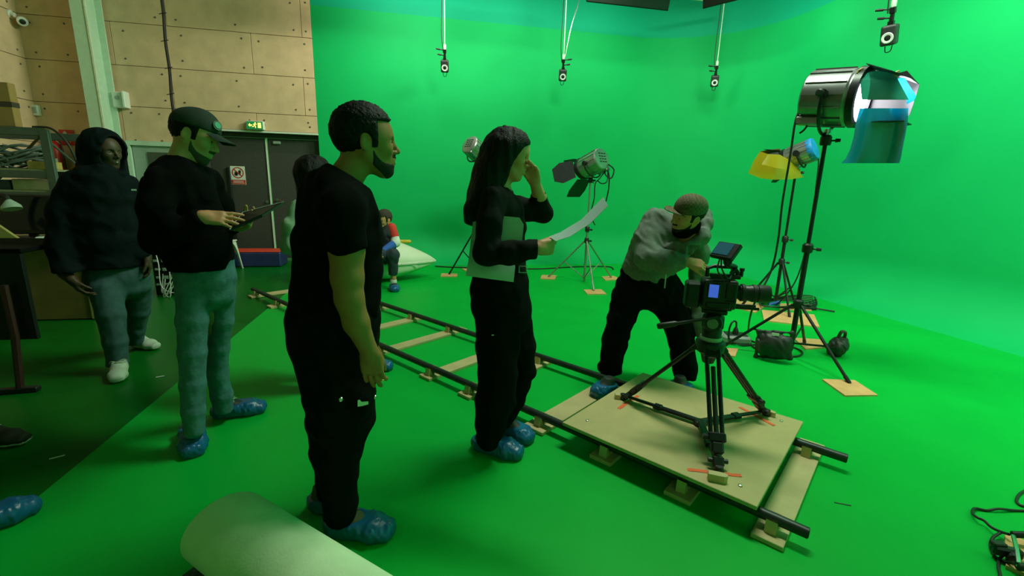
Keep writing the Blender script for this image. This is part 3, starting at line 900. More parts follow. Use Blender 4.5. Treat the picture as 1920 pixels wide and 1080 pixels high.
def stand(base, feet, top, lab, r=.019, zc=.5, mats=M_blackm, zb=.10, rl=.013, labb=None):
    """light stand: mast, collar, three legs to the given feet, braces"""
    b = V(base[0], base[1], 0)
    t = thing('light_stand', b, lab, 'light stand', 'light stands')
    m = MB(); m.tube(b + V(0, 0, zb), b + V(0, 0, top * .52), r, seg=14); m.build('mast', mats, t)
    MB().tube(b + V(0, 0, top * .50), b + V(0, 0, top), r * .74, seg=14).build('upper_mast', mats, t)
    for z in (zc, top * .52, top - .03):
        MB().lathe([(r * 1.7, -.035), (r * 1.9, -.02), (r * 1.9, .03), (r * 1.4, .045)], b + V(0, 0, z), V(0, 0, 1), 14).build('collar', M_black, t)
        kk = unit(V(.6, -.8, 0)); q = MB(); q.tube(b + V(0, 0, z), b + V(0, 0, z) + kk * r * 3.4, .007); q.tube(b + V(0, 0, z) + kk * r * 3.0, b + V(0, 0, z) + kk * r * 4.6, .016, .013, 8); q.build('knob', M_black, t)
    for ft in feet:
        ft = V(ft[0], ft[1], .016)
        dr = unit(V(ft[0] - b[0], ft[1] - b[1], 0))
        a = b + dr * r * 1.8 + V(0, 0, zc - .01)
        lg = MB(); lg.tube(a, ft, rl, seg=10); lg.tube(ft + unit(a - ft) * .06, ft, rl * 1.25, seg=10)
        lg.build('leg', mats, t)
        mid = a + (ft - a) * .55
        MB().tube(b + dr * r * .8 + V(0, 0, zb + .05), mid, rl * .7, seg=8).build('brace', mats, t)
    return t
def foot_board(poly, lab, th=.012):
    P = [V(q[0], q[1], .004 + th / 2) for q in poly]
    o = MB().prism(P, th).build('foot_board', M_ply, smooth=False)
    return tag(o, lab, 'board', 'plywood boards under the light stands')
def quadpx(*q): return [floor_at(*p) for p in q]

# lamp on the right (lit, big)
L4 = Frame((3.28, 3.33))
c4 = L4.pt(1562, 184)
ax4 = L4.e * .95 - V(0, 0, .10) - L4.n * .30
t4, P4, sp4 = fresnel(c4, ax4, .215, .36, 'large lit studio lamp with blue film, on the tallest stand at right',
    [(-.36, .30, .80, .62), (-.10, .32, .80, .62), None, (-.12, .28, .8, .5)], M_gun, lit=True, leafm=mat('dark_steel_leaf', (.03, .03, .034), .5, metal=.3))
li = bpy.data.lights.new('lamp_beam', 'SPOT'); li.energy = LAMP_WATTS * 6; li.spot_size = math.radians(75); li.spot_blend = .6; li.shadow_soft_size = .12; li.color = (.85, .92, 1)
lo = bpy.data.objects.new('lamp_beam', li); COL.objects.link(lo); lo.parent = t4
q_ = c4 + unit(ax4) * .25 - np.array(t4.location)
lo.matrix_local = Matrix.Translation(Vector(q_)) @ Vector(-unit(ax4)).to_track_quat('Z', 'Y').to_matrix().to_4x4()
stand((3.28, 3.33), [floor_at(1592, 722)[:2], (2.80, 3.62), floor_at(1508, 645)[:2]], sp4[2] - .02, 'tall black light stand carrying the big lit lamp', zc=.50, r=.022, zb=.09)
foot_board(quadpx((1541, 714), (1602, 716), (1645, 744), (1584, 745)), 'square plywood board under the nearest leg of the tall stand')
foot_board(quadpx((1488, 636), (1540, 639), (1552, 653), (1510, 657)), 'plywood board under the rear leg of the tall stand')
foot_board(quadpx((1345, 655), (1384, 656), (1378, 671), (1340, 668)), 'plywood board under the tall stand leg behind the tripod')
# blue film over the barn doors: hangs down from the top leaf
M_blue = gel('blue_film', (0.02, 0.58, 0.80), .78)
front = c4 + unit(ax4) * .30
def film(points, name, m, lab, cat='colour film', th=.0015):
    o = MB().sheet(points, th).build(name, m); return tag(o, lab, cat)
rowsB = [(203, 1612, 1703), (228, 1605, 1702), (255, 1601, 1697), (280, 1594, 1692), (297, 1586, 1689), (306, 1577, 1686)]
G = [[L4.pt(l + (r - l) * k / 6, y, -.27 - .03 * math.sin(k * 1.1) + .03 * (i / 8) - (.06 if i == 0 else 0) * 0) for k in range(7)] for i, (y, l, r) in enumerate(rowsB)]
film(G, 'blue_film', M_blue, 'blue colour film hanging from the barn doors of the big lit lamp')
M_dkfilm = gel('dark_green_film', (0.05, 0.22, 0.15))
G = [[L4.pt(l + (r - l) * k / 4, y, d) for k in range(5)] for (y, l, r, d) in ((133, 1614, 1668, -.02), (136, 1612, 1678, -.14), (150, 1613, 1684, -.255), (170, 1614, 1695, -.285), (187, 1616, 1704, -.285))]
film(G, 'dark_film', M_dkfilm, 'dark green film folded over the top of the big lit lamp')
G = [[L4.pt(l + (r - l) * k / 3, y, d) for k in range(4)] for (y, l, r, d) in ((146, 1682, 1696, -.2), (165, 1690, 1708, -.1), (180, 1700, 1718, .0), (200, 1700, 1708, .05))]
film(G, 'blue_film', M_blue, 'crumpled blue film flap at the far end of the big lit lamp')
for k, (px, py) in enumerate(((1612, 137), (1680, 142))):
    q = L4.pt(px, py, -.20); m = MB(); m.box(q, (.05, .012, .03), R=rot((0, 1, 0), .6), bev=.003); m.box(q + V(0, 0, .02), (.05, .012, .02), R=rot((0, 1, 0), -.5), bev=.003)
    tag(m.build('clothes_peg', mat('peg_wood', (.6, .42, .22), .7), smooth=False), ['wooden peg at the left corner of the lamp film', 'wooden peg at the right corner of the lamp film'][k], 'peg', 'pegs on the lamp film')
# cables of the tall lamp
def cable(pts, r, lab, sm=6, cat='cable', m=None):
    return tag(MB().path(pts, r, seg=7, smooth=sm).build('cable', m or M_cable), lab, cat)
fz = lambda x, y: floor_at(x, y, .014)
cable([L4.pt(1506, 195, -.05), L4.pt(1492, 225, -.1), L4.pt(1482, 290, -.1), L4.pt(1467, 380, -.1), L4.pt(1459, 450, -.1), L4.pt(1445, 510, -.1), L4.pt(1412, 575, -.15), fz(1403, 622), fz(1412, 650), fz(1440, 655), fz(1470, 648)], .009, 'black cable dropping from the big lit lamp to the floor')
cable([fz(1470, 668), fz(1495, 668), fz(1505, 662), fz(1497, 655), fz(1480, 650), fz(1430, 645), fz(1400, 636)], .008, 'black cable loop on the floor beside the upright sandbag')
cable([L4.pt(1516, 210, 0), L4.pt(1514, 232, -.05), L4.pt(1508, 243, -.05), L4.pt(1499, 250, -.05)], .008, 'short cable end dangling under the big lit lamp')

# lamp with yellow film
L3 = Frame((4.42, 4.84))
c3 = L3.pt(1500, 289)
ax3 = -L3.e * .82 - V(0, 0, .36) + L3.n * .25
t3, P3, sp3 = fresnel(c3, ax3, .125, .30, 'small silver studio lamp with yellow film and blue taped back', [(.5, .18, .8, .6), (.45, .2, .8, .6), (.5, .28, .8, .5), (.5, .28, .8, .5)], M_silver, vent=False)
ua = unit(ax3)
MB().lathe([(.06, -.168), (.122, -.160), (.128, -.145), (.129, -.11), (.126, -.10)], c3, ua, 20).build('blue_tape_cap', mat('blue_tape', (.01, .22, .65), .5), t3)
stand((4.42, 4.84), [floor_at(1392, 573)[:2], floor_at(1480, 597)[:2], floor_at(1491, 577)[:2]], sp3[2] - .02, 'black light stand carrying the lamp with yellow film', zc=.62, zb=.12, r=.019)
foot_board(quadpx((1362, 574), (1382, 562), (1436, 575), (1416, 588)), 'large plywood board left under the yellow film lamp stand')
foot_board(quadpx((1428, 583), (1526, 592), (1536, 615), (1432, 603)), 'wide plywood board in front under the yellow film lamp stand')
foot_board(quadpx((1462, 571), (1508, 572), (1522, 584), (1462, 582)), 'plywood board at the rear of the yellow film lamp stand')
M_yel = gel('yellow_film', (1.0, 0.80, 0.05), .30)
G = [[L3.pt(x, y, d) for (x, y, d) in row] for row in (
    [(1425, 284, -.22), (1413, 302, -.26), (1403, 325, -.30)], [(1440, 289, -.30), (1428, 308, -.34), (1425, 334, -.36)],
    [(1462, 290, -.2), (1455, 315, -.36), (1450, 337, -.36)], [(1480, 300, -.1), (1480, 318, -.28), (1485, 336, -.25)], [(1500, 318, 0), (1502, 328, -.08), (1507, 332, -.06)])]
film(G, 'yellow_film', M_yel, 'yellow colour film curled around the front of the small lamp')
G = [[L3.pt(x, y, d) for (x, y, d) in row] for row in ([(1425, 284, .1), (1440, 281, .1), (1462, 279, .12)], [(1421, 292, .12), (1440, 293, .14), (1466, 290, .14)], [(1424, 300, .1), (1442, 306, .1), (1468, 300, .1)])]
film(G, 'orange_film', gel('orange_film', (0.75, 0.3, 0.02)), 'loose orange film flap behind the yellow film')
cable([L3.pt(1532, 290, .05), L3.pt(1535, 305, .0), L3.pt(1530, 350, .0), L3.pt(1524, 400, 0), L3.pt(1510, 470, .0), L3.pt(1490, 530, 0), floor_at(1455, 572, .01), floor_at(1430, 575, .01)], .008, 'thin cable hanging from the blue taped lamp')
cc = floor_at(1478, 572)
bm = MB()
for k in range(5): bm.path([cc + V(math.cos(a) * (.36 + .04 * k) * 1.1, math.sin(a + .2 * k) * (.20 + .02 * k), .012 + .012 * k) for a in np.linspace(0, 6.28 * .98, 22)], .008, seg=6)
tag(bm.build('cable_coil', M_cable), 'coil of black cable around the yellow film lamp stand', 'cable')
q = floor_at(1441, 572); m = MB(); m.tube(q + V(-.12, .05, .05), q + V(.0, 0, .05), .03); m.tube(q, q + V(.12, -.05, .05), .026)
tag(m.build('blue_connector', mat('blue_plug', (.01, .12, .55), .4)), 'blue power plug lying on the floor by the cable coil', 'plug')
q = floor_at(1522, 583)
m = MB(); m.tube(q + V(-.1, .05, .03), q + V(.06, 0, .03), .02); m.tube(q + V(.06, 0, .03), q + V(.22, -.12, .02), .01)
tag(m.build('clamp', M_blackm), 'small dark clamp on the floor right of the cable coil', 'clamp')

# lamp in the middle, seen from behind
b2_ = (2.54, 6.70)
L2 = Frame(b2_)
c2_ = L2.pt(1111, 307)
ax2 = -L2.e * .66 - V(0, 0, .34) + L2.n * .62
t2, P2, sp2 = fresnel(c2_, ax2, .165, .40, 'silver studio lamp with open barn doors behind the woman reading', [(.25, .30, .8, .3), (.55, .34, .85, .9), (.95, .34, .8, .9), (.55, .34, .8, .6)], M_silver)
stand(b2_, [floor_at(1028, 521)[:2], floor_at(1113, 547)[:2], floor_at(1146, 522)[:2]], sp2[2], 'pale metal light stand carrying the middle lamp', mats=mat('grey_green_metal', (.30, .34, .31), .35, metal=.6), zc=.66, zb=.02, r=.019)
foot_board(quadpx((1016, 517), (1044, 518), (1040, 525), (1013, 524)), 'plywood board under the left leg of the middle lamp stand')
foot_board(quadpx((1094, 545), (1127, 544), (1137, 553), (1101, 553)), 'plywood board under the front leg of the middle lamp stand')
foot_board(quadpx((1128, 520), (1150, 519), (1165, 525), (1135, 527)), 'plywood board under the right leg of the middle lamp stand')
cable([L2.pt(1140, 308, -.1), L2.pt(1151, 318, -.1), L2.pt(1146, 334, -.1), L2.pt(1135, 327, -.1), L2.pt(1137, 312, -.1), L2.pt(1142, 330, -.1), L2.pt(1141, 355, -.05), L2.pt(1136, 378, 0)], .010, 'looped black cable behind the middle lamp')
cable([L2.pt(1134, 322, -.05), L2.pt(1124, 335, -.12), L2.pt(1116, 345, -.12), L2.pt(1114, 372, -.1), L2.pt(1108, 400, -.05), L2.pt(1112, 415, -.05), L2.pt(1116, 422, -.05)], .009, 'cable with plug hanging down the middle lamp stand')
cable([L2.pt(1140, 318, -.05), L2.pt(1138, 340, -.12), L2.pt(1128, 344, -.12), L2.pt(1120, 338, -.1)], .009, 'cable loop under the middle lamp')
cable([floor_at(816, 499, .014), floor_at(850, 501, .014), floor_at(940, 503, .014), floor_at(1010, 504, .014), floor_at(1085, 500, .014), floor_at(1140, 500, .014), floor_at(1150, 505, .014)], .012, 'dark cable running along the floor at the back wall')
# lamp half hidden behind the woman
b1_ = (0.98, 7.35)
L1 = Frame(b1_)
c1_ = L1.pt(893, 283)
ax1 = L1.e * .60 - V(0, 0, .50) + L1.n * .60
t1, P1, sp1 = fresnel(c1_, ax1, .15, .36, 'silver studio lamp half hidden behind the woman with papers', [(.4, .28, .8, .5), (.6, .3, .8, .8), (.6, .3, .8, .6), (.6, .3, .8, .6)], M_silver)
stand(b1_, [floor_at(842, 516)[:2], (1.5, 7.0), (1.15, 7.95)], sp1[2], 'black light stand behind the woman with papers', zc=.9, zb=.02)
foot_board(quadpx((828, 514), (858, 515), (857, 520), (826, 520)), 'plywood board under the left leg of the hidden lamp stand')
foot_board(quadpx((866, 505), (890, 505), (890, 510), (872, 509)), 'plywood board at the rear of the hidden lamp stand')

# ================================================================== sandbags, power box
M_bag = mat('black_nylon', (0.022, 0.021, 0.024), 0.5, var=.2, scale=20, bump=.2, bscale=30)
LB = Frame(floor_at(1450, 678)[:2])
t = thing('sandbag', LB.b, 'black pillow shaped sandbag standing against the tall stand', 'sandbag', 'black sandbags')
s = Soft()
cc = LB.pt(1452, 648)
P_ = [LB.pt(1422, 620), LB.pt(1484, 624), LB.pt(1482, 672), LB.pt(1417, 668)]
s.box(cc, (.118, .045, .098), np.stack([LB.e, LB.n, V(0, 0, 1)], 1), .04, .03)
s.ell(cc, (.115, .075, .095), np.stack([LB.e, LB.n, V(0, 0, 1)], 1), k=.05)
for a, b in ((0, 1), (1, 2), (2, 3), (3, 0)): s.cone(P_[a], P_[b], .012, .012, .03)
s.disp(wr(3, .004, 40, 40, 30)); s.plane((0, 0, .006), (0, 0, -1))
s.build('bag', M_bag, t, h=.008)
MB().box(LB.pt(1454, 627, -.045), (.055, .006, .022), np.stack([LB.e, LB.n, V(0, 0, 1)], 1)).build('white_tag', M_white, t, smooth=False)
LB = Frame(floor_at(1572, 668)[:2])
t = thing('sandbag', LB.b, 'small black sandbag with strap handle lying behind the stand leg', 'sandbag', 'black sandbags')
s = Soft(); Rz = np.stack([LB.e, LB.n, V(0, 0, 1)], 1)
s.ell(LB.pt(1571, 650), (.075, .11, .085), Rz, k=.04).ell(LB.pt(1577, 645, .08), (.06, .08, .07), Rz, k=.04)
s.cone(LB.pt(1556, 652), LB.pt(1562, 666), .03, .03, .05); s.disp(wr(8, .006, 50, 50, 40)); s.plane((0, 0, .006), (0, 0, -1))
s.build('bag', M_bag, t, h=.008)
a = [LB.pt(1571, 634, 0), LB.pt(1578, 622, -.02), LB.pt(1585, 624, .02), LB.pt(1583, 634, .06)]
MB().path(a, .014, seg=8, smooth=5).build('strap', mat('grey_strap', (.07, .07, .06), .8), t)
q = floor_at(1377, 642)
t = thing('power_box', q, 'grey power distribution box with plug on the green floor', 'power strip')
Rq = rot((0, 0, 1), -.35)
MB().box(q + V(0, 0, .045), (.26, .17, .08), Rq, bev=.02).build('housing', mat('grey_box', (.30, .31, .31), .5), t)
MB().box(q + V(0, 0, .088), (.20, .12, .012), Rq, bev=.004).build('socket_plate', M_black, t, smooth=False)
m = MB(); m.lathe([(.028, 0), (.028, .03), (.02, .06), (.011, .075)], q + V(-.02, -.02, .09), V(0, 0, 1), 12); m.path([q + V(-.02, -.02, .16), q + V(-.03, -.02, .22), q + V(-.08, -.03, .22), q + V(-.11, -.04, .14), q + V(-.10, -.06, .05), q + V(.0, -.13, .015), q + V(.2, -.1, .012)], .009, seg=7, smooth=5)
m.build('plug', M_cable, t)

# ================================================================== track, sleepers, platform
AT = -0.64606
SD, SE = V(math.sin(AT), math.cos(AT), 0), V(math.cos(AT), -math.sin(AT), 0)
T_ = lambda s, c_, z: SD * s + SE * c_ + V(0, 0, z)
RT = np.stack([SD, -SE, V(0, 0, 1)], 1)
M_rail = mat('dark_steel_pipe', (0.030, 0.042, 0.036), 0.42, metal=.5, var=.25, scale=12)
M_pine = mat('pale_plank', (0.58, 0.43, 0.23), 0.65, var=.10, scale=7)
M_chip = mat('fibre_board', (0.55, 0.41, 0.20), 0.62, var=.06, scale=9, bump=.05, bscale=150)
ZR, RR = .078, .024
C_F, C_B = 2.052, 2.838
t = thing('dolly_track', T_(3, 2.45, 0), 'dolly track of two dark pipes on wooden sleepers crossing the stage', 'track')
for c_, s0, s1 in ((C_F, .13, 6.25), (C_B, .08, 6.2)):
    m = MB().tube(T_(s0, c_, ZR), T_(s1, c_, ZR), RR, seg=18)
    rl_ = m.build('rail', M_rail, t)
    MB().tube(T_(s0 - .002, c_, ZR), T_(s0 + .01, c_, ZR), RR * .8, seg=18).build('rail_end', M_black, rl_)
for s_, w_, c0, c1 in ((.26, .125, 1.96, 3.02), (.65, .13, 1.97, 3.0), (1.08, .13, 1.98, 3.0), (1.54, .15, 1.97, 3.02), (2.17, .12, 1.98, 3.0), (2.61, .125, 1.98, 3.02), (3.31, .12, 1.98, 3.02), (3.93, .12, 1.98, 3.0), (4.55, .12, 1.98, 3.0), (5.45, .13, 1.94, 3.0), (6.10, .13, 1.96, 3.0)):
    sl = MB().box(T_(s_, (c0 + c1) / 2, .004 + .011), (w_, c1 - c0, .022), RT, bev=.002).build('sleeper', M_pine, t, smooth=False)
    for c_ in (C_F, C_B):
        k = MB()
        for sg in (-1, 1): k.prism([T_(s_, c_ + sg * .005, .026), T_(s_, c_ + sg * .045, .026), T_(s_, c_ + sg * .038, .085), T_(s_, c_ + sg * .024, .075)], .045)
        k.build('chock', M_pine, sl, smooth=False)
# platform
ZB = .125
def sc(px, py, z=.145):
    q = floor_at(px, py, z); return float(q @ SD), float(q @ SE)
(s1, c1), (s2, c2), (s3, c3_), (s4, c4_) = sc(1057, 790), sc(1205, 698), sc(1420, 953), sc(1505, 790)
S0, S1, K0, K1 = (s3 + s4) / 2, (s1 + s2) / 2, (c1 + c3_) / 2, (c2 + c4_) / 2
t = thing('dolly_platform', T_((S0 + S1) / 2, (K0 + K1) / 2, ZR + RR), 'square pale board platform on the track carrying the tripod', 'dolly')
MB().box(T_((S0 + S1) / 2, (K0 + K1) / 2, ZB + .009), (S1 - S0, K1 - K0, .020), RT, bev=.002).build('board', M_chip, t, smooth=False)
for c_ in (C_F, C_B):
    m = MB()
    for sg in (-1, 1): m.box(T_((S0 + S1) / 2, c_ + sg * .03, ZB - .012), (S1 - S0 - .02, .004, .05), RT @ rot((1, 0, 0), sg * .5))
    m.build('runner', M_blackm, t, smooth=False)
    for s_ in (S0 + .12, S1 - .12):
        for sg in (-1, 1):
            MB().lathe([(.016, -.012), (.018, -.008), (.018, .008), (.016, .012)], T_(s_, c_ + sg * .034, ZR + .034), RT @ V(0, 1, -sg * .8), 12).build('wheel', M_black, t)
ZT = ZB + .019
for px, py in ((1101, 789), (1388, 911), (1465, 790), (1218, 712)):
    q = floor_at(px, py, ZT); MB().lathe([(.009, 0), (.009, .006), (.004, .008)], q, V(0, 0, 1), 8).build('screw', M_chrome, t)

# ================================================================== tripod
FA, FB, FC = floor_at(1168, 748, ZT), floor_at(1437, 778, ZT), floor_at(1347, 886, ZT)
ctr = (FA + FB + FC) / 3
LT = Frame(ctr[:2])
apex = LT.pt(1341, 648); apex[:2] = ctr[:2]
t = thing('camera_tripod', ctr, 'black video tripod with floor spreader on the platform', 'tripod')
for F_ in (FA, FB, FC):
    dr = unit(V(F_[0] - ctr[0], F_[1] - ctr[1], 0)); sd = np.cross(dr, V(0, 0, 1))
    a = apex + dr * .055 + V(0, 0, -.005)
    lw = unit(F_ - a); Ltot = np.linalg.norm(F_ - a)
    k1 = a + lw * Ltot * .74
    lg = MB()
    for o_ in (-.030, .030): lg.tube(a + sd * o_, k1 + sd * o_ * .9, .0115, seg=10)
    Rl = np.stack([sd, np.cross(lw, sd), lw], 1)
    lg.box(a + lw * .02, (.085, .03, .06), Rl, bev=.006); lg.box(k1, (.085, .036, .045), Rl, bev=.006)
    leg = lg.build('leg', M_blackm, t)
    MB().tube(a + lw * .1, k1 + lw * Ltot * .16, .0125, seg=10).build('inner_tube', mat('dark_grey_tube', (.05, .052, .055), .3, metal=.5), leg)
    kn = MB(); kn.box(k1 + lw * .05, (.06, .04, .06), Rl, bev=.01); kn.tube(k1 + sd * .03, k1 + sd * .065, .014, seg=10); kn.build('leg_lock', M_black, leg)
    ft = MB(); ft.tube(k1 + lw * .08, F_ - lw * .025, .019, .017, 10); ft.box(F_ - lw * .05, (.055, .035, .05), Rl, bev=.008); ft.lathe([(.022, 0), (.026, .01), (.018, .035)], V(F_[0], F_[1], ZT), V(0, 0, 1), 12)
    for sg in (-1, 1): ft.tube(F_ - lw * .055 + sd * sg * .02, F_ - lw * .055 + sd * sg * .045, .012, seg=8)
    ft.build('foot', M_black, leg)
    sp = MB(); e0 = V(ctr[0], ctr[1], ZT + .022); e1 = V(F_[0], F_[1], ZT + .028) - dr * .03
    Rs = np.stack([dr, sd, np.cross(dr, sd)], 1)
    sp.box(e0 + (e1 - e0) * .28, (np.linalg.norm(e1 - e0) * .56, .036, .018), Rs, bev=.004); sp.box(e0 + (e1 - e0) * .75, (np.linalg.norm(e1 - e0) * .5, .022, .014), Rs, bev=.003); sp.box(e0 + (e1 - e0) * .56, (.05, .045, .026), Rs, bev=.005)
    sp.build('spreader_arm', M_blackm, t)
MB().lathe([(.03, 0), (.035, .008), (.035, .026), (.02, .032)], V(ctr[0], ctr[1], ZT), V(0, 0, 1), 14).build('spreader_hub', M_blackm, t)
MB().lathe([(.03, -.10), (.045, -.05), (.075, -.03), (.078, .02), (.065, .03)], apex, V(0, 0, 1), 20).build('bowl', M_black, t)
MB().lathe([(.055, .03), (.057, .034), (.057, .048), (.055, .052)], apex, V(0, 0, 1), 24).build('scale_ring', mat('pale_ring', (.45, .47, .45), .4), t)
hd = MB(); Rh = np.stack([LT.e, LT.n, V(0, 0, 1)], 1)
hd.lathe([(.05, .05), (.052, .09), (.046, .10)], apex, V(0, 0, 1), 20); hd.box(apex + V(0, 0, .135), (.11, .10, .09), Rh, bev=.02); hd.lathe([(.045, -.07), (.048, -.06), (.048, .06), (.045, .07)], apex + V(0, 0, .14), LT.n, 20); hd.box(apex + V(0, 0, .195), (.13, .07, .025), Rh, bev=.006)
hd.build('fluid_head', M_black, t)
MB().lathe([(.026, 0), (.028, .002), (.024, .002)], apex + V(0, 0, .14) - LT.n * .073 + LT.e * .0, -LT.n, 20).build('round_emblem', mat('grey_print', (.2, .22, .22), .5), t)
hb = LT.pt(1347, 594, -.09); he = LT.pt(1232, 612, -.16)
m = MB(); m.tube(hb, hb + (he - hb) * .72, .009, seg=10); m.build('pan_bar', M_blackm, t)
MB().path([hb + (he - hb) * .66, hb + (he - hb) * .7, hb + (he - hb) * .97, he], [.011, .016, .017, .013], seg=12).build('pan_handle', M_black, t)
# orange tape strips, chock blocks
M_tape = mat('orange_tape', (.95, .13, .035), .6, var=.05)
for k, (a, b, lab) in enumerate((((1160, 766), (1196, 742), 'orange tape strip at the left tripod foot'), ((1387, 763), (1452, 798), 'orange tape strip at the right tripod foot'), ((1289, 880), (1390, 892), 'orange tape strip at the front tripod foot'))):
    A, B = floor_at(*a, ZT + .0015), floor_at(*b, ZT + .0015)
    sd = unit(np.cross(B - A, V(0, 0, 1))) * .011
    n = 7
    G = [[A + (B - A) * i / n + sd * j + V(0, 0, .0012 * (i % 2)) + sd * .12 * math.sin(i * 2.1 + k) for j in (-1, 1)] for i in range(n + 1)]
    tag(MB().sheet(G, .0008).build('tape_strip', M_tape, smooth=False), lab, 'tape', 'orange tape strips on the platform')
for k, (px, py, an, sz, lab) in enumerate(((1160, 747, .3, (.05, .035, .03), 'small wooden block behind the left tripod foot'), (1444, 779, -.5, (.06, .03, .03), 'small wooden block behind the right tripod foot'), (1345, 901, .1, (.085, .035, .036), 'wooden block with rounded end before the front tripod foot'))):
    q = floor_at(px, py, ZT); Rk = Rh @ rot((0, 0, 1), an)
    w_ = sz[0]
    poly = [q + Rk @ V(x, y, sz[2] / 2) for x, y in ((-w_ / 2, -sz[1] / 2), (w_ * .3, -sz[1] / 2), (w_ * .45, -sz[1] * .3), (w_ / 2, 0), (w_ * .45, sz[1] * .3), (w_ * .3, sz[1] / 2), (-w_ / 2, sz[1] / 2))]
    tag(MB().prism(poly, sz[2]).build('wooden_block', M_pine, smooth=False), lab, 'block', 'wooden blocks at the tripod feet')

# ================================================================== cinema camera
LTc = LT
B0 = apex + V(0, 0, .21)
t = thing('video_camera', B0, 'black cinema camera with long lens on the tripod', 'camera')
R0 = np.stack([LT.e * .97 + LT.n * .22, LT.n * .97 - LT.e * .22, V(0, 0, 1)], 1)
Q = lambda a, b, c_: B0 + R0 @ V(a, b, c_)
bd = Soft().box(Q(.005, .0, .085), V(.085, .06, .078), R0, .012, .006)
bd.build('body', M_black, t, h=.008)
dt = MB(); dt.box(Q(0, 0, .004), (.15, .09, .012), R0, bev=.003); dt.box(Q(.0, -.062, .03), (.12, .012, .03), R0, bev=.003); dt.box(Q(.055, -.062, .11), (.05, .01, .08), R0, bev=.003)
for k in range(4): dt.lathe([(.006, 0), (.005, .006)], Q(.04 + .012 * k, -.062, .055), R0 @ V(0, -1, 0), 8)
dt.build('side_controls', M_blackm, t)
MB().box(Q(-.03, -.066, .105), (.062, .01, .085), R0 @ rot((0, 0, 1), -.15), bev=.003).build('screen_frame', M_black, t, smooth=False)
MB().box(Q(-.032, -.0725, .107), (.046, .004, .068), R0 @ rot((0, 0, 1), -.15)).build('blue_screen', mat('camera_screen', (.05, .1, .5), .2, emit=(.06, .14, .75), estr=.55), t, smooth=False)
MB().box(Q(-.125, .0, .07), (.075, .09, .14), R0, bev=.01).build('battery', M_black, t, smooth=False)
MB().box(Q(-.125, -.047, .08), (.05, .004, .08), R0).build('battery_label', M_blackm, t, smooth=False)
ld = R0 @ V(1, 0, 0)
lc = Q(.085, 0, .095)
MB().lathe([(.034, 0), (.036, .02), (.040, .025), (.040, .07), (.043, .075), (.043, .11), (.047, .115), (.047, .165), (.044, .172)], lc, ld, 28).build('lens', M_black, t)
for o_ in (.03, .085): MB().lathe([(.044, o_), (.0465, o_ + .003), (.0465, o_ + .017), (.044, o_ + .02)], lc, ld, 36, closed=True).build('focus_ring', M_cable, t)
MB().lathe([(.036, .168), (.034, .173), (.01, .174)], lc, ld, 24).build('front_glass', M_lens, t)
rod = MB()
for b in (-.03, .03): rod.tube(Q(-.02, b, .018), Q(.21, b, .018), .0075, seg=10)
rod.build('support_rod', M_blackm, t)
th = MB(); th.box(Q(.03, 0, .178), (.15, .045, .022), R0, bev=.004); th.path([Q(-.06, 0, .17), Q(-.06, 0, .215), Q(-.03, 0, .228), Q(.07, 0, .228), Q(.09, 0, .20), Q(.09, 0, .175)], .011, seg=8); th.lathe([(.009, 0), (.009, .03), (.013, .03), (.013, .045)], Q(.11, 0, .18), V(0, 0, 1), 10)
th.build('top_handle', M_blackm, t)
# monitor on an arm
mc = LT.pt(1361, 471, -.04)
ma = MB(); ma.path([Q(.06, 0, .19), Q(.075, .0, .23), mc + V(.015, 0, -.07), mc + V(.01, .01, -.03)], .013, seg=10, smooth=3); ma.lathe([(.02, -.015), (.02, .015)], mc + V(.02, .0, -.055), LT.n, 12); ma.tube(mc + V(.0, .02, -.03), mc + V(.055, .01, -.01), .011)
ma.build('monitor_arm', M_blackm, t)
u_, v_, w_ = LT.e, V(0, 0, 1), -LT.n
Nm = unit(-LT.e * .45 - LT.n * .6 + V(0, 0, .65)); Rx = LT.e * .75 - LT.n * .45 - V(0, 0, .1); Rx = unit(Rx - (Rx @ Nm) * Nm)
Rm_ = np.stack([Rx, np.cross(Nm, Rx), Nm], 1)
mo = MB().box(mc, (.135, .10, .026), Rm_, bev=.006).build('monitor', M_black, t, smooth=False)
MB().box(mc + Rm_ @ V(-.012, .004, .0145), (.092, .072, .003), Rm_).build('monitor_screen', mat('dim_screen', (.02, .07, .10), .15, emit=(.02, .10, .13), estr=.35), mo, smooth=False)
wr_ = MB()
wr_.path([mc + V(-.03, 0, -.04), mc + V(-.05, -.02, -.09), mc + V(-.03, -.03, -.13), mc + V(.0, -.02, -.15)], .004, seg=6, smooth=5); wr_.path([mc + V(-.02, 0, -.04), mc + V(-.035, -.03, -.08), mc + V(-.015, -.04, -.12), mc + V(.02, -.03, -.14), mc + V(.05, 0, -.11), mc + V(.04, 0, -.07)], .004, seg=6, smooth=5)
wr_.build('monitor_cable', M_cable, t)
# ================================================================== props on the stage and along the left side
# foam roll in the foreground
M_foam = mat('white_foam', (0.84, 0.95, 0.66), 0.85, var=.05, scale=12, bump=.12, bscale=120)
A = floor_at(426, 990, .13); B = floor_at(668, 1160, .13)
ax = unit(V(B[0] - A[0], B[1] - A[1], 0)); sd = np.cross(ax, V(0, 0, 1))
R_ = .134
m = MB()
L_ = 1.15
n = 72
def sp_pt(k):
    a = -1.2 + k / n * 2 * math.pi * 2.15
    r = R_ * (1 - .16 * (k / n) * 2.0) if k > n * .45 else R_ * (1.0 + .03 * math.sin(a * 2) - .16 * (k / n) * 2.0)
    r = R_ * (1.0 - .33 * k / n)
    return sd * r * math.cos(a) * 1.10 + V(0, 0, 1) * r * math.sin(a) * .96
G = []
for i in range(9):
    s_ = i / 8 * L_
    G.append([A + ax * (s_ - .02 * math.sin(k / n * 6.28 * 2.1 + .5) * (1 if i == 0 else 0)) + sp_pt(k) + V(0, 0, .004) for k in range(n + 1)])
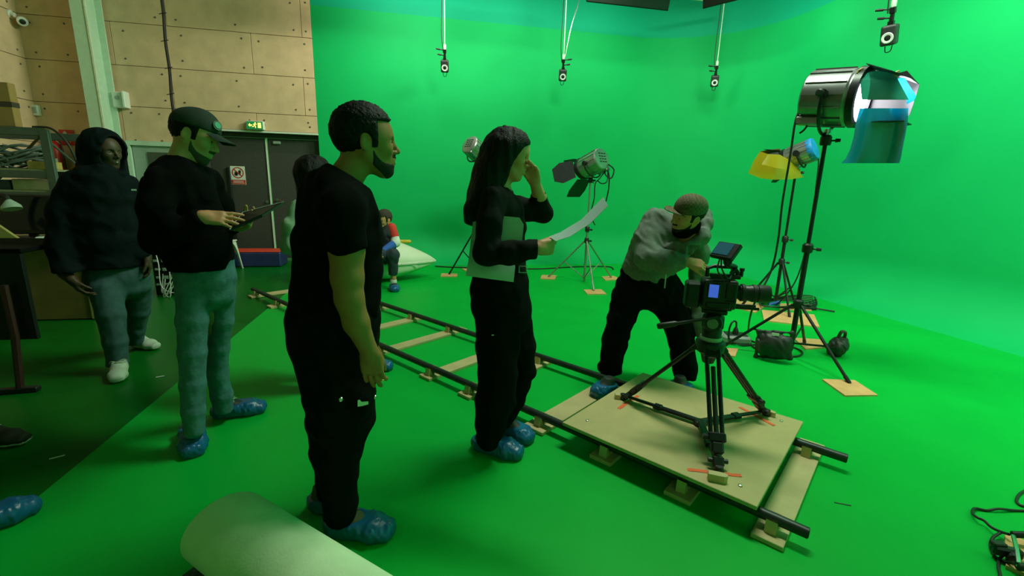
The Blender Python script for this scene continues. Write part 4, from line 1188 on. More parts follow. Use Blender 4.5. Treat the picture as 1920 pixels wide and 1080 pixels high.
o = m.sheet(G, .018).build('foam_roll', M_foam); tag(o, 'thick roll of white foam lying in the foreground', 'foam roll')
zmin = min(v.co.z for v in o.data.vertices) + o.location.z
o.location.z -= zmin - .012
# dark speckled mat below it
q0, q1 = floor_at(345, 1080, .004), floor_at(384, 1051, .004)
dr = unit(q1 - q0); nr = V(dr[1], -dr[0], 0)
if nr @ V(1, -1, 0) < 0: nr = -nr
P = [q0 - dr * .9, q1 - dr * .0 + dr * .02, q1 + dr * .02 + nr * .55, q0 - dr * .9 + nr * .55]
M_carpet = mat('speckled_carpet', (0.05, 0.055, 0.05), 0.95, var=.8, scale=160, bump=.5, bscale=250)
o = MB().prism([p + V(0, 0, .0045) for p in P], .006).build('carpet_piece', M_carpet, smooth=False); tag(o, 'dark speckled carpet piece under the foam roll', 'carpet')

# stand foot and cables at the lower right corner
t = tag(MB().prism([V(q[0], q[1], .012) for q in quadpx((1882, 1006), (1925, 1022), (1960, 1100), (1884, 1068))], .016).build('foot_board', M_ply, smooth=False), 'plywood board at the lower right picture corner', 'board')
fq = lambda x, y, z=.03: floor_at(x, y, z)
t = thing('floor_stand', floor_at(1930, 1050), 'black low stand with clamp on the board at lower right corner', 'stand')
MB().tube(fq(1898, 1002, .06), fq(2010, 1006, .10), .014, seg=12).build('leg', M_blackm, t)
MB().tube(fq(1908, 1062, .05), fq(2010, 1075, .06), .016, seg=12).build('leg', M_blackm, t)
MB().path([fq(1900, 1005, .06), fq(1906, 1030, .06), fq(1910, 1062, .05)], .008, seg=8, smooth=4).build('side_bar', M_chrome, t)
m = MB(); qq = fq(1888, 1034, .045); m.box(qq, (.10, .035, .04), rot((0, 0, 1), -.5), bev=.008); m.tube(qq + V(.02, .0, .0), fq(1902, 1050, .04), .012, .02, 10); m.box(qq + V(-.02, .02, .02), (.05, .03, .02), rot((0, 0, 1), -.3), bev=.004)
m.build('clamp', M_black, t)
cable([fq(1990, 962, .01), fq(1930, 958, .01), fq(1902, 957, .01), fq(1872, 954, .02), fq(1850, 957, .01), fq(1828, 953, .015), fq(1823, 962, .02), fq(1832, 970, .03), fq(1845, 976, .03), fq(1858, 988, .03), fq(1874, 996, .03), fq(1892, 1002, .05)], .006, 'thin black cable looping across the floor at lower right', 4)
cable([fq(1960, 905, .01), fq(1918, 922, .01), fq(1906, 936, .01), fq(1910, 945, .01), fq(1925, 950, .01), fq(1980, 955, .01)], .006, 'small cable loop at the right picture edge', 4)
cable([fq(1878, 998, .03), fq(1862, 1008, .02), fq(1857, 1022, .01), fq(1862, 1038, .01), fq(1872, 1048, .01), fq(1886, 1054, .02), fq(1902, 1055, .05)], .006, 'curved black cable round the clamp at lower right', 4)
cable([fq(1882, 1040, .03), fq(1873, 1050, .01), fq(1872, 1066, .01), fq(1875, 1080, .01), fq(1870, 1110, .01)], .006, 'black cable running out of the picture bottom at right', 4)
# gaffer marks on the stage
for k, (px, py, an, ln, lab) in enumerate(((1580, 945, -.5, .07, 'small dark scuff mark right of the track end'),)):
    q = floor_at(px, py, .005); tag(MB().box(q, (ln, .008, .001), rot((0, 0, 1), an)).build('floor_mark', M_cable, smooth=False), lab, 'mark')

# white boat behind the crew
YB = 7.15
tip = at_y(816, 489, YB); tip[1] = YB
M_hull = mat('cream_hull', (0.72, 0.72, 0.58), 0.45, var=.04, scale=3)
t = thing('white_boat', (tip[0] - .9, YB, .004), 'pointed cream white boat hull lying on the green stage', 'boat')
LBt = 1.75
us = np.linspace(0, 1, 25)
def half(u): return .42 * (1 - (max(0, u - .35) / .65) ** 2.1) ** .9 + .006 if u > .35 else .42 - .10 * ((.35 - u) / .35) ** 2
zt = tip[2]
def ring_(u):
    b = half(u)
    crown = .34 * min(1, max(0, (1 - u) / .42)) ** .8 + .012
    zk = .02 + (zt - .05) * max(0, (u - .58) / .42) ** 1.4
    pts = []
    for a in np.linspace(0, 1, 9): pts.append((b * math.cos(a * math.pi / 2) ** .8 if a < 1 else 0, zt + .012 + (crown - .0) * math.sin(a * math.pi / 2) * (.55 + .45 * math.sin(a * math.pi / 2))))
    return b, pts, zk
dk, hl, rim = [], [], []
for u in us:
    x = tip[0] - LBt * (1 - u)
    b, pts, zk = ring_(u)
    full = [(y, z) for y, z in pts] + [(-y, z) for y, z in pts[-2::-1]]
    dk.append([V(x, YB + y, z) for y, z in full])
    bot = [(b * math.cos(a), (zt - .015) - (zt - .015 - zk) * math.sin(a) ** .55) for a in np.linspace(0, math.pi, 17)]
    hl.append([V(x, YB + y * (1 if abs(y) > 1e-6 else 0), z) for y, z in bot])
def skin(G, close_u0=True):
    G = np.array(G); nu, nv = G.shape[:2]
    fs = [(i * nv + j, (i + 1) * nv + j, (i + 1) * nv + j + 1, i * nv + j + 1) for i in range(nu - 1) for j in range(nv - 1)]
    fs.append(tuple(range(nv))); fs.append(tuple(reversed(range((nu - 1) * nv, nu * nv))))
    return G.reshape(-1, 3), fs
v, f = skin(dk); mesh_obj('deck', v, f, M_hull, t, True, .7)
v, f = skin(hl); mesh_obj('hull', v, [tuple(reversed(x)) for x in f], M_hull, t, True, .7)
m = MB()
for sg in (-1, 1): m.path([V(tip[0] - LBt * (1 - u), YB + sg * half(u), zt) for u in us], .022, seg=8)
m.build('rub_rail', mat('hull_rim', (.62, .64, .52), .5), t)
MB().box(V(tip[0] - .32, YB - half(.82) - .018, zt - .03), (.10, .008, .014)).build('small_plate', M_white, t, smooth=False)
q = at_y(756, 453, YB + .42)
s = Soft().cone(q + V(-.25, 0, 0), q + V(.10, 0, .0), .032, .030).cone(q + V(-.25, 0, 0), V(q[0] - .3, q[1], .03), .02, .02)
o = s.build('yellow_paddle', mat('yellow_plastic', (.70, .48, .03), .5), None, h=.012); tag(o, 'yellow plastic paddle end behind the white boat', 'paddle')

# red and blue gym mat, white stool
q = V(-3.02, 8.42, 0)
t = thing('gym_mat', q, 'red topped blue foam gym mat before the dark door', 'mat')
MB().box(q + V(.10, 0.08, .125), (1.15, .42, .25), bev=.02).build('blue_cover', mat('navy_vinyl', (.02, .03, .12), .5), t, smooth=False)
MB().box(q + V(.10, 0.08, .258), (1.13, .40, .02), bev=.008).build('red_top', mat('red_vinyl', (.75, .06, .03), .5), t, smooth=False)
q = V(-3.12, 8.02, 0)
t = thing('plastic_stool', q, 'white plastic stool with arched legs beside the gym mat', 'stool')
MB().box(q + V(0, 0, .47), (.34, .34, .025), bev=.01).build('seat', M_white, t, smooth=False)
for sx in (-1, 1):
    for sy in (-1, 1):
        lg = MB()
        a = q + V(sx * .15, sy * .15, .46); b = q + V(sx * .21, sy * .19, .0)
        for o_ in (V(-sx, 0, 0), V(0, -sy, 0)):
            pts = [a + (b - a) * k for k in np.linspace(0, 1, 7)]
            wd = [.15, .085, .055, .04, .036, .034, .03]
            G = [[p, p + o_ * w_] for p, w_ in zip(pts, wd)]
            lg.sheet(G, .006)
        lg.build('leg', M_white, t, smooth=False)

# ------------------------------------------------------------------ storage rack at the left
M_rack = mat('grey_green_steel', (0.10, 0.125, 0.115), 0.45, metal=.3, var=.1)
YR, YR2 = 6.2, 6.9
zt = at_y(50, 241, YR)[2]
xr = at_y(93, 300, YR)[0]; xl = xr - 1.5
t = thing('storage_rack', (xl + .7, YR + .35, 0), 'grey metal storage rack at the left edge', 'rack')
for x in (xl, xr):
    for y in (YR, YR2): MB().box((x, y, zt / 2), (.09, .045, zt), bev=.006).build('post', M_rack, t, smooth=False)
    br = MB(); br.tube((x, YR, zt - .1), (x, YR2, zt - .55), .012); br.tube((x, YR2, zt - .6), (x, YR, zt - 1.1), .012); br.build('brace', M_rack, t)
zs = [zt - .03, at_y(60, 327, YR)[2], at_y(60, 367, YR)[2], .12]
for z in zs:
    for y in (YR, YR2): MB().box(((xl + xr) / 2, y, z), (xr - xl, .04, .085), bev=.004).build('beam', M_rack, t, smooth=False)
    if z < zt - .1: MB().box(((xl + xr) / 2, (YR + YR2) / 2, z + .05), (xr - xl, YR2 - YR, .02)).build('shelf', mat('shelf_board', (.30, .28, .17), .7), t, smooth=False)
MB().tube((xr - .05, YR, zt - .08), (xr - .95, YR2 - .1, zt - .55), .014).build('diagonal', mat('brown_bar', (.12, .09, .05), .6), t)
MB().path([(xr - .1, YR, zt + .02), (xr + .08, YR - .02, zt + .01), (xr + .2, YR - .02, zt - .12), (xr + .25, YR, zt - .3), (xr + .24, YR + .1, zt - .6)], .012, smooth=5).build('loose_cable', M_cable, t)
M_card = mat('cardboard', (0.36, 0.20, 0.07), 0.8, var=.08)
MB_ = MB()
a = at_y(28, 158, 6.5); zb = zt + .03
t = thing('cardboard_box', (a[0] - .35, 6.55, zb), 'brown cardboard box with dark tape band on top of the rack', 'box')
MB().box((a[0] - .36, 6.45, zb + (a[2] - zb) / 2), (.72, .10, a[2] - zb), bev=.006).build('carton', M_card, t, smooth=False)
zz = at_y(28, 194, 6.3)[2]; MB().box((a[0] - .36, 6.45, zz), (.726, .106, .055)).build('tape_band', mat('dark_tape', (.05, .035, .03), .6), t, smooth=False)
a = at_y(79, 313, 6.3)
t = thing('tan_box', (a[0], 6.3, zs[1] + .06), 'small tan cardboard box on the upper rack shelf', 'box')
h_ = max(.08, at_y(79, 303, 6.3)[2] - zs[1] - .06)
MB().box((a[0] - .02, 6.38, zs[1] + .06 + h_ / 2), (.20, .22, h_), bev=.004).build('carton', mat('tan_card', (.46, .32, .10), .8), t, smooth=False)
MB().box((a[0] - .02, 6.38, zs[1] + .06 + h_ + .001), (.205, .05, .004)).build('tape', mat('tan_tape', (.4, .3, .15), .4), t, smooth=False)
bm = MB()
q = V(xl + 1.0, 6.45, zs[1] + .10)
for k in range(16):
    ph = rnd.random() * 6; r1, r2 = rnd.uniform(.18, .36), rnd.uniform(.10, .2)
    bm.path([q + V(math.cos(a) * r1 + rnd.uniform(-.02, .02), math.sin(a + ph * .1) * r2, .06 * math.sin(a * 2 + ph) + .012 * k) for a in np.linspace(ph, ph + 5.8, 16)], .012, seg=6)
tag(bm.build('cable_heap', mat('grey_cables', (.12, .14, .13), .6)), 'heap of grey cables on the upper rack shelf', 'cables')
o = MB()
a = at_y(64, 350, YR + .1); zc = zs[2] + .061; hc = max(.12, at_y(64, 340, YR + .1)[2] - zc)
t = thing('white_carton', (a[0], YR + .2, zc), 'pale pink carton on the lower rack shelf', 'box')
MB().box((a[0], YR + .2, zc + hc / 2), (.40, .22, hc), bev=.005).build('carton', mat('pale_card', (.55, .46, .34), .8), t, smooth=False)
MB().box((a[0], YR + .2, zc + hc + .001), (.402, .05, .003)).build('tape', mat('tan_tape', (.4, .3, .15), .4), t, smooth=False)
tag(MB().box((a[0] - .29, YR + .2, zc + hc * .45), (.12, .2, hc * .9), bev=.004).build('blue_folder', mat('dull_blue', (.03, .05, .10), .6), smooth=False), 'dull blue folder box beside the pale pink carton', 'box')
# ------------------------------------------------------------------ desk with monitor
YD = 5.2
zd = at_y(50, 458, YD)[2]
xd = at_y(92, 460, YD)[0]
M_wood = mat('worn_wood', (0.20, 0.13, 0.035), 0.7, var=.2, scale=5)
t = thing('wooden_desk', (xd - .6, YD + .3, 0), 'worn wooden desk with side panel behind the hooded man', 'desk')
MB().box((xd - .55, YD + .32, zd), (1.7, .75, .035), bev=.004).build('desk_top', M_wood, t, smooth=False)
MB().box((-3.60, YD + .06, zd / 2 - .02), (.62, .03, zd - .06), bev=.003).build('side_panel', M_wood, t, smooth=False)
MB().box((-3.30, YD + .05, zd / 2 - .05), (.03, .05, zd - .12), bev=.003).build('edge_strip', mat('pale_edge', (.45, .36, .12), .6), t, smooth=False)
MB().box((xd - .9, YD + .4, zd / 2 - .02), (.03, .6, zd - .04), bev=.003).build('leg_panel', M_wood, t, smooth=False)
MB().box((-3.6, YD + .35, .03), (.66, .6, .03)).build('bottom_board', M_wood, t, smooth=False)
for k, (x, z, w_, h_, m_) in enumerate(((-3.98, .50, .14, .07, M_white), (-4.02, .28, .22, .06, M_grey), (-3.98, .12, .18, .18, M_black))):
    tag(MB().box((x, YD + .2, z), (w_, .2, h_), bev=.01).build('loose_box', m_, smooth=False), ['small pale box tucked beside the desk panel', 'grey case lying under the desk', 'black case standing on the floor under the desk'][k], 'box', 'cases under the desk')
q = at_y(58, 402, YD + .3)
t = thing('computer_monitor', (q[0], YD + .3, zd + .018), 'black computer monitor on the wooden desk', 'monitor')
MB().box((q[0] - .05, YD + .3, q[2]), (.62, .05, .40), bev=.012).build('screen_case', M_black, t, smooth=False)
MB().box((q[0] - .05, YD + .272, q[2] + .01), (.57, .004, .33)).build('screen', mat('dark_glass', (.006, .008, .01), .12), t, smooth=False)
m = MB(); m.box((q[0] - .05, YD + .36, q[2] - .2), (.08, .03, .3), bev=.005); m.box((q[0] - .05, YD + .34, zd + .028), (.28, .2, .018), bev=.005); m.build('monitor_foot', M_black, t, smooth=False)
q = at_y(14, 405, YD + .02)
t = thing('desk_lamp', (q[0], YD + .02, zd + .018), 'dark curved desk lamp at the left picture edge', 'lamp')
MB().path([(q[0] - .1, YD + .05, zd + .02), (q[0] - .16, YD + .03, zd + .2), (q[0] - .08, YD + .02, zd + .42), (q[0] + .02, YD, zd + .46), (q[0] + .06, YD, zd + .38)], .022, smooth=6).build('arm', M_black, t)
MB().lathe([(.02, 0), (.07, .06), (.075, .09)], (q[0] + .05, YD, zd + .42), (.3, -.2, -1), 18).build('shade', M_paled, t)
MB().lathe([(.10, 0), (.10, .02), (.03, .03)], (q[0] - .1, YD + .05, zd + .018), (0, 0, 1), 18).build('base', M_black, t)
q = at_y(12, 442, YD - .02)
o = MB().box(q, (.30, .03, .10), rot((0, 1, 0), .75), bev=.004).build('wooden_strip', mat('pale_edge', (.45, .36, .12), .6), smooth=False); tag(o, 'slanted pale wooden strip leaning on the desk edge', 'strip')
q = at_y(76, 436, YD)
tag(MB().box((q[0], YD + .05, zd + .045), (.13, .1, .05), rot((0, 0, 1), .3), bev=.008).build('paper_cup_box', M_white, smooth=False), 'small white box on the desk beside the monitor', 'box')
# equipment rack with patch cables
q = V(-3.05, 6.25, 0)
t = thing('patch_rack', q, 'black equipment rack full of patch cables behind the man in the cap', 'rack')
MB().box(q + V(0, .2, .36), (.42, .3, .72), bev=.008).build('cabinet', M_black, t, smooth=False)
for k in range(6):
    z = .14 + .10 * k
    u_ = MB().box(q + V(0, .045, z), (.37, .02, .07), bev=.003).build('unit', M_blackm, t, smooth=False)
    m = MB()
    for j in range(5): m.box(q + V(-.15 + .075 * j + rnd.uniform(-.01, .01), .03, z + rnd.uniform(-.01, .01)), (rnd.uniform(.03, .06), .02, rnd.uniform(.02, .04)), bev=.003)
    m.build('connector', M_paled, u_, smooth=False)
for k in range(7):
    x = rnd.uniform(-.14, .14); x2 = rnd.uniform(-.14, .14)
    MB().path([q + V(x, .02, rnd.uniform(.4, .65)), q + V(x + .05, -.05, .4), q + V((x + x2) / 2 + rnd.uniform(-.1, .1), -.07, rnd.uniform(.02, .2)), q + V(x2, -.03, .05), q + V(x2, .02, rnd.uniform(.1, .3))], .006, seg=6, smooth=6).build('patch_cable', M_white, t)
s = Soft().ell(q + V(-.02, .15, .83), (.16, .12, .12)).cone(q + V(-.12, .1, .86), q + V(-.1, .1, .98), .03, .02).cone(q + V(.06, .1, .86), q + V(.10, .12, .98), .03, .03).disp(wr(5, .008, 40, 40, 40)).plane(q + V(0, 0, .725), (0, 0, -1))
tag(s.build('yellow_bag', mat('ochre_cloth', (.22, .15, .03), .8), None, h=.012), 'crumpled ochre bag on top of the patch rack', 'bag')
# black folding table at the left edge
f0, f1 = floor_at(-40, 742), floor_at(75, 733)
t = thing('black_table', floor_at(30, 738), 'black table with T shaped foot at the left picture edge', 'table')
q = (f0 + f1) / 2
q2 = floor_at(40, 736)
MB().box((f0 + f1) / 2 + V(0, 0, .02), (np.linalg.norm(f1 - f0), .05, .035), rot((0, 0, 1), math.atan2(*(f1 - f0)[[1, 0]])), bev=.006).build('foot_bar', M_black, t, smooth=False)
LF = Frame(q2[:2])
tp = LF.pt(28, 630); 
MB().path([q2 + V(0, 0, .03), V(tp[0], tp[1], tp[2]), V(tp[0], tp[1], .74)], .022, seg=8).build('leg', mat('dark_red_metal', (.05, .012, .012), .5), t)
e0 = LF.pt(40, 470)
MB().box(V(e0[0] - .75, e0[1], (e0[2] + LF.pt(40, 640)[2]) / 2), (1.5, .03, e0[2] - LF.pt(40, 640)[2]), bev=.004).build('front_panel', M_black, t, smooth=False)
MB().box(V(e0[0] - .74, e0[1] + .28, e0[2]), (1.5, .6, .03), bev=.004).build('table_top', mat('matt_black', (.006, .006, .006), .9, spec=.1), t, smooth=False)
for px, py, ln, an, lab in ((300, 706, .05, .4, 'short white tape scrap on the dark floor by the hooded man'), (107, 857, .06, .5, 'white tape scrap on the dark floor at the left')):
    q = floor_at(px, py, .003); tag(MB().box(q, (ln, .014, .0012), rot((0, 0, 1), an)).build('tape_scrap', M_white, smooth=False), lab, 'tape')
# ================================================================== people
def rad(fr, px, py, r, d=0.0):
    return float(np.linalg.norm(fr.pt(px + r, py, d) - fr.pt(px, py, d)))
def rows_(fr, s, rows, k=.03):
    """rows: (y, left x, right x, half depth, depth of the centre) -> a limb or torso of oval section"""
    prev = None
    for (y, xl, xr, hd, dc) in rows:
        a, b = fr.pt(xl, y, dc), fr.pt(xr, y, dc)
        cur = ((a + b) / 2, (np.linalg.norm(b - a) / 2, hd))
        if prev is not None: s.econe(prev[0], cur[0], prev[1], cur[1], fr.e, k)
        prev = cur
    return s
def head_soft(neck, jaw=1.0, female=False):
    s = Soft()
    s.ell((-.012, 0, .032), (.098, .077, .086), k=.02)
    s.ell((.018, 0, .035), (.072, .070, .076), k=.03)
    s.cone((.030, 0, .005), (.045, 0, -.070), .064, .044 * jaw, .03)
    for g in (-1, 1):
        s.cone((-.008, g * .053, -.035), (.058, g * .016, -.098), .018, .016 * jaw, .028)
        s.ell((.058, g * .036, -.022), (.026, .022, .022), k=.02)
        s.cone((.078, g * .010, .024), (.066, g * .042, .022), .0125, .010, .014)
    s.ell((.068, 0, -.100), (.022, .022, .017), k=.018)
    s.ell((.074, 0, -.060), (.024, .030, .026), k=.018)
    for g in (-1, 1):
        s.ell((.093, g * .031, .006), (.014, .017, .010), k=.012, sub=True)
        s.ell((.074, g * .031, .005), (.0125, .0135, .0125), k=.004)
    s.cone((.088, 0, .016), (.110, 0, -.024), .0075, .0105, .010)
    s.ell((.112, 0, -.028), (.010, .010, .009), k=.006)
    for g in (-1, 1): s.ell((.099, g * .012, -.032), (.010, .008, .008), k=.006)
    s.cone((.091, -.018, -.057), (.0975, 0, -.053), .0050, .0062, .006).cone((.0975, 0, -.053), (.091, .018, -.057), .0062, .0050, .006)
    s.cone((.089, -.016, -.068), (.095, 0, -.069), .0055, .0072, .006).cone((.095, 0, -.069), (.089, .016, -.068), .0072, .0055, .006)
    s.cone((.104, -.022, -.0620), (.104, .022, -.0620), .0035, .0035, .003, sub=True)
    for g in (-1, 1):
        s.ell((-.012, g * .076, .000), (.019, .007, .032), rot((0, 0, 1), -g * .35) @ rot((0, 1, 0), .2), k=.006)
        s.ell((-.008, g * .084, .002), (.009, .005, .016), rot((0, 0, 1), -g * .35), k=.004, sub=True)
    nb = np.asarray(neck, float)
    s.cone((-.020, 0, -.045), nb, .052 if not female else .046, .060 if not female else .052, .03)
    return s

class Person:
    def __init__(s, base, label, skin, name='person'):
        s.fr = Frame(base)
        s.root = thing(name, (base[0], base[1], 0.004), label, 'person')
        s.skin = skin
        s.V, s.F, s.n = [], [], 0
    def add(s, v, f):
        s.V.append(v); s.F.append(np.asarray(f) + s.n); s.n += len(v)
    def head(s, c, fwd, up, scale, neck, eye=True, **kw):
        f = unit(fwd); l = unit(np.cross(up, f)); u = np.cross(f, l)
        s.R = np.stack([f, l, u], 1); s.c = np.asarray(c, float); s.sc = scale
        nl = (s.R.T @ (np.asarray(neck, float) - s.c)) / scale
        v, fa = head_soft(nl, **kw).surface(.0042)
        s.add(s.xf(v), fa)
        if eye:
            for g in (-1, 1):
                e = Soft().ell((.0785, g * .031, .0045), (.0095, .0095, .0062)); e.build('eye', mat('eye_white', (.55, .52, .48), .25, var=.02), s.root, h=.003, xf=s.xf)
                e = Soft().ell((.0868, g * .0315, .0045), (.0026, .0050, .0052)); e.build('iris', mat('dark_iris', (.02, .012, .008), .15), s.root, h=.0016, xf=s.xf)
                e = Soft().cone((.085, g * .015, .021), (.078, g * .045, .021), .0042, .0030); e.build('eyebrow', mat('dark_hair', (.012, .010, .009), .8), s.root, h=.003, xf=s.xf)
    def xf(s, v): return s.c + (v * s.sc) @ s.R.T
    def loc(s, soft, name, m, h=.005, angle=4.0): return soft.build(name, m, s.root, h=h, xf=s.xf, angle=angle)
    def core(s, pts_r, h=.02, sc=.70):
        q = Soft()
        for a, b, ra, rb in pts_r: q.cone(a, b, ra * sc, rb * sc, .03)
        v, f = q.surface(h); s.add(v, f)
    def arm(s, pts, rs, hand=None, h=.0052):
        q = Soft().chain(pts, rs, .015)
        if hand: hand_soft(q, **hand)
        v, f = q.surface(h); s.add(v, f)
    def finish(s):
        return mesh_obj('body', np.vstack(s.V), np.vstack(s.F), s.skin, s.root, True, 4.0)

def hand_soft(q, w, d, t, side, curl=(.3, .4, .3), spread=.08, thumb=(.5, .35), sc=1.0, curls=None):
    """w wrist, d towards the knuckles, t towards the thumb, side 'R' / 'L'"""
    d = unit(d); t = unit(np.asarray(t, float) - (np.asarray(t, float) @ d) * d)
    back = np.cross(d, t) if side == 'R' else np.cross(t, d)
    w = np.asarray(w, float)
    P = lambda a, b, e: w + sc * (d * a + t * b + back * e)
    q.box(P(.052, 0, 0), sc * V(.040, .037, .013), np.stack([d, t, back], 1), .012 * sc, .02)
    q.cone(w, P(.03, 0, 0), .024 * sc, .022 * sc, .02)
    base = [(.092, .029), (.096, .010), (.092, -.010), (.083, -.028)]
    lens = [(.042, .026, .020), (.047, .029, .021), (.043, .027, .020), (.033, .021, .018)]
    for i in range(4):
        c = curls[i] if curls else curl
        p = P(base[i][0] - .012, base[i][1], .002)
        sp = spread * (1.5 - i)
        dr0 = unit(d + t * sp)
        ang = 0
        r = [.0098, .0090, .0082, .0072]
        if i == 3: r = [x * .88 for x in r]
        q.cone(P(.05, base[i][1] * .9, 0), p, .011 * sc, r[0] * sc, .012)
        for k in range(3):
            ang += c[k]
            dr = dr0 * math.cos(ang) - back * math.sin(ang)
            p2 = p + dr * lens[i][k] * sc
            q.cone(p, p2, r[k] * sc, r[k + 1] * sc, .004)
            p = p2
    a0, a1 = thumb
    b0 = P(.022, .022, -.006)
    d1 = unit(d * math.cos(a0) + t * math.sin(a0) - back * .35)
    p1 = b0 + d1 * .042 * sc
    d2 = unit(d1 - t * a1 * .7 + d * .2 - back * a1 * .6)
    p2 = p1 + d2 * .032 * sc
    p3 = p2 + unit(d2 - back * .2) * .026 * sc
    q.cone(b0, p1, .016 * sc, .0118 * sc, .015).cone(p1, p2, .0112 * sc, .0102 * sc, .004).cone(p2, p3, .0102 * sc, .0082 * sc, .004)

M_cover = mat('blue_shoe_cover', (.008, .115, .30), .35, var=.12, scale=30, spec=.5)
def foot(p, heel, toe, kind='cover', m=None, laces=None, top=.10, z0=0.0):
    """a shoe from heel to toe (floor points), in a blue plastic cover or bare"""
    heel, toe = V(heel[0], heel[1], .004 + z0), V(toe[0], toe[1], .004 + z0)
    x = unit(toe - heel); y = np.cross(V(0, 0, 1), x); L = float(np.linalg.norm(toe - heel))
    P = lambda a, b, z: heel + x * a * L + y * b + V(0, 0, z - .004 * 0)
    def shape(g):
        s = Soft()
        s.cone(P(.17, 0, .046), P(.36, 0, .055), .040 + g, .040 + g, .03).econe(P(.36, 0, .050), P(.66, 0, .036), (.044 + g, .050 + g), (.050 + g, .034 + g), y, .03).econe(P(.66, 0, .036), P(.86, 0, .028), (.050 + g, .034 + g), (.040 + g, .026 + g), y, .03)
        s.cone(P(.17, 0, .05), P(.20, 0, .10), .038 + g, .040 + g, .03)
        return s
    m = m or mat('dark_shoe', (.03, .032, .03), .6)
    if kind == 'cover':
        s = shape(.0); s.plane((0, 0, .010 + z0), (0, 0, -1)); s.plane((0, 0, .125 + z0), (0, 0, 1))
        sh = s.build('shoe', m, p.root, h=.008)
        s = shape(.016); s.disp(wr(int(abs(heel[0] * 100)) + 3, .0030, 120, 120, 60))
        s.plane((0, 0, .004 + z0), (0, 0, -1))
        pn = unit(V(0, 0, 1) - x * .12); p0 = P(.30, 0, .076)
        s.plane(p0, pn)
        s.build('shoe_cover', M_cover, p.root, h=.007)
    else:
        s = shape(.004); s.plane((0, 0, .016), (0, 0, -1)); s.plane((0, 0, .105), (0, 0, 1))
        sh = s.build('shoe', m, p.root, h=.008)
        s = shape(.006); s.plane((0, 0, .004), (0, 0, -1)); s.plane((0, 0, .026), (0, 0, 1))
        s.build('sole', mat('pale_sole', (.45, .48, .42), .7), sh, h=.008)
    if laces is not None:
        for k in range(3):
            a = .40 + .07 * k; z = .108 - .022 * k
            MB().path([P(a, -.03, z - .012), P(a, 0, z + .004), P(a + .03, .03, z - .012)], .0035, seg=6, smooth=3).build('lace', laces, sh)
        MB().path([P(.42, 0, .112), P(.36, .035, .122), P(.33, .05, .105), P(.38, .03, .10), P(.42, 0, .11), P(.40, -.035, .12), P(.36, -.05, .10)], .003, seg=6, smooth=4).build('lace', laces, sh)

def cap_soft(brim=.085, drop=-.02, lift=.0):
    s = Soft().ell((-.010, 0, .040), (.107, .087, .092), k=.01)
    s.clip(lambda P: -(P[:, 2] - (.030 + .12 * P[:, 0])))
    return s
M_blackcloth = mat('black_cotton', (.0035, .0037, .0038), .95, var=.15, scale=25, spec=.06)
M_blacktrs = mat('black_trousers', (.0045, .0045, .0047), .9, var=.2, scale=25, spec=.08)
M_denim = mat('light_blue_denim', (.080, .185, .215), .85, var=.22, scale=16, spec=.2, bump=.5, bscale=28)
M_hair = mat('black_hair', (.004, .0035, .0035), .6, var=.3, scale=60, bump=.6, bscale=120, spec=.2)
SK_light = mat('light_skin', (.66, .28, .155), .5, var=.05, scale=25, spec=.35)
SK_mid = mat('brown_skin', (.40, .155, .062), .5, var=.05, scale=25, spec=.35)
SK_dark = mat('dark_skin', (.075, .04, .024), .5, var=.08, scale=25, spec=.35)

def short_hair(p, t, name='hair', m=None, front=.078, top=0.0):
    s = Soft().ell((-.012, 0, .034 + top * .5), (.100 + t, .079 + t, .089 + t + top * .5), k=.02).ell((.018, 0, .035), (.0735 + t * .4, .072 + t * .7, .078 + t), k=.03)
    s.disp(wr(4, .0022, 260, 260, 260))
    def region(P):
        x, y, z = P[:, 0], P[:, 1], P[:, 2]
        a = np.maximum(-(z - (.070 - .0 * np.abs(y))), -(z - (.060 + (x - .07) * .9)))      # crown above the hairline
        b = np.maximum(x - .030, -(z + .004 - (x - .02) * .55))                              # sides down to the nape
        sb = np.maximum(np.maximum(x - .034, -(x - .010)), -(z + .020))
        return np.minimum(np.minimum(a, b), sb)
    s.clip(region)
    for g in (-1, 1): s.ell((-.010, g * .092, -.006), (.026, .026, .037), k=.004, sub=True)
    return p.loc(s, name, m or M_hair, .0055)
def beard_(p, t=.0022, low=True, m=None, must=True):
    s = head_soft((-.03, 0, -.12))
    s.disp(lambda P: np.full(len(P), -t))
    def region(P):
        x, y, z = P[:, 0], np.abs(P[:, 1]), P[:, 2]
        top = np.interp(x, [.0, .012, .030, .048, .070, .10], [.0, -.020, -.050, -.066, -.071, -.078])
        jaw = np.maximum(np.maximum(z - top, -(z + .124)), -(x - .012))
        jaw = np.maximum(jaw, -(z + .064 + x * .95))
        side = np.maximum(np.maximum(np.abs(x - .079) - .006, np.abs(y - .025) - .005), np.maximum(z + .044, -(z + .08)))
        jaw = np.minimum(jaw, side)
        lip = .017 - np.sqrt(((x - .095) * .5) ** 2 + (y * .85) ** 2 + ((z + .062) * 1.35) ** 2)
        jaw = np.maximum(jaw, lip)
        mu = np.maximum(np.maximum(np.abs(z + .045) - .008, y - .027), -(x - .08))
        return np.minimum(jaw, mu) if must else jaw
    s.clip(region)
    return p.loc(s, 'beard', m or mat('dark_beard', (.012, .009, .007), .85, bump=.4, bscale=200), .0045)

Z = V(0, 0, 1)
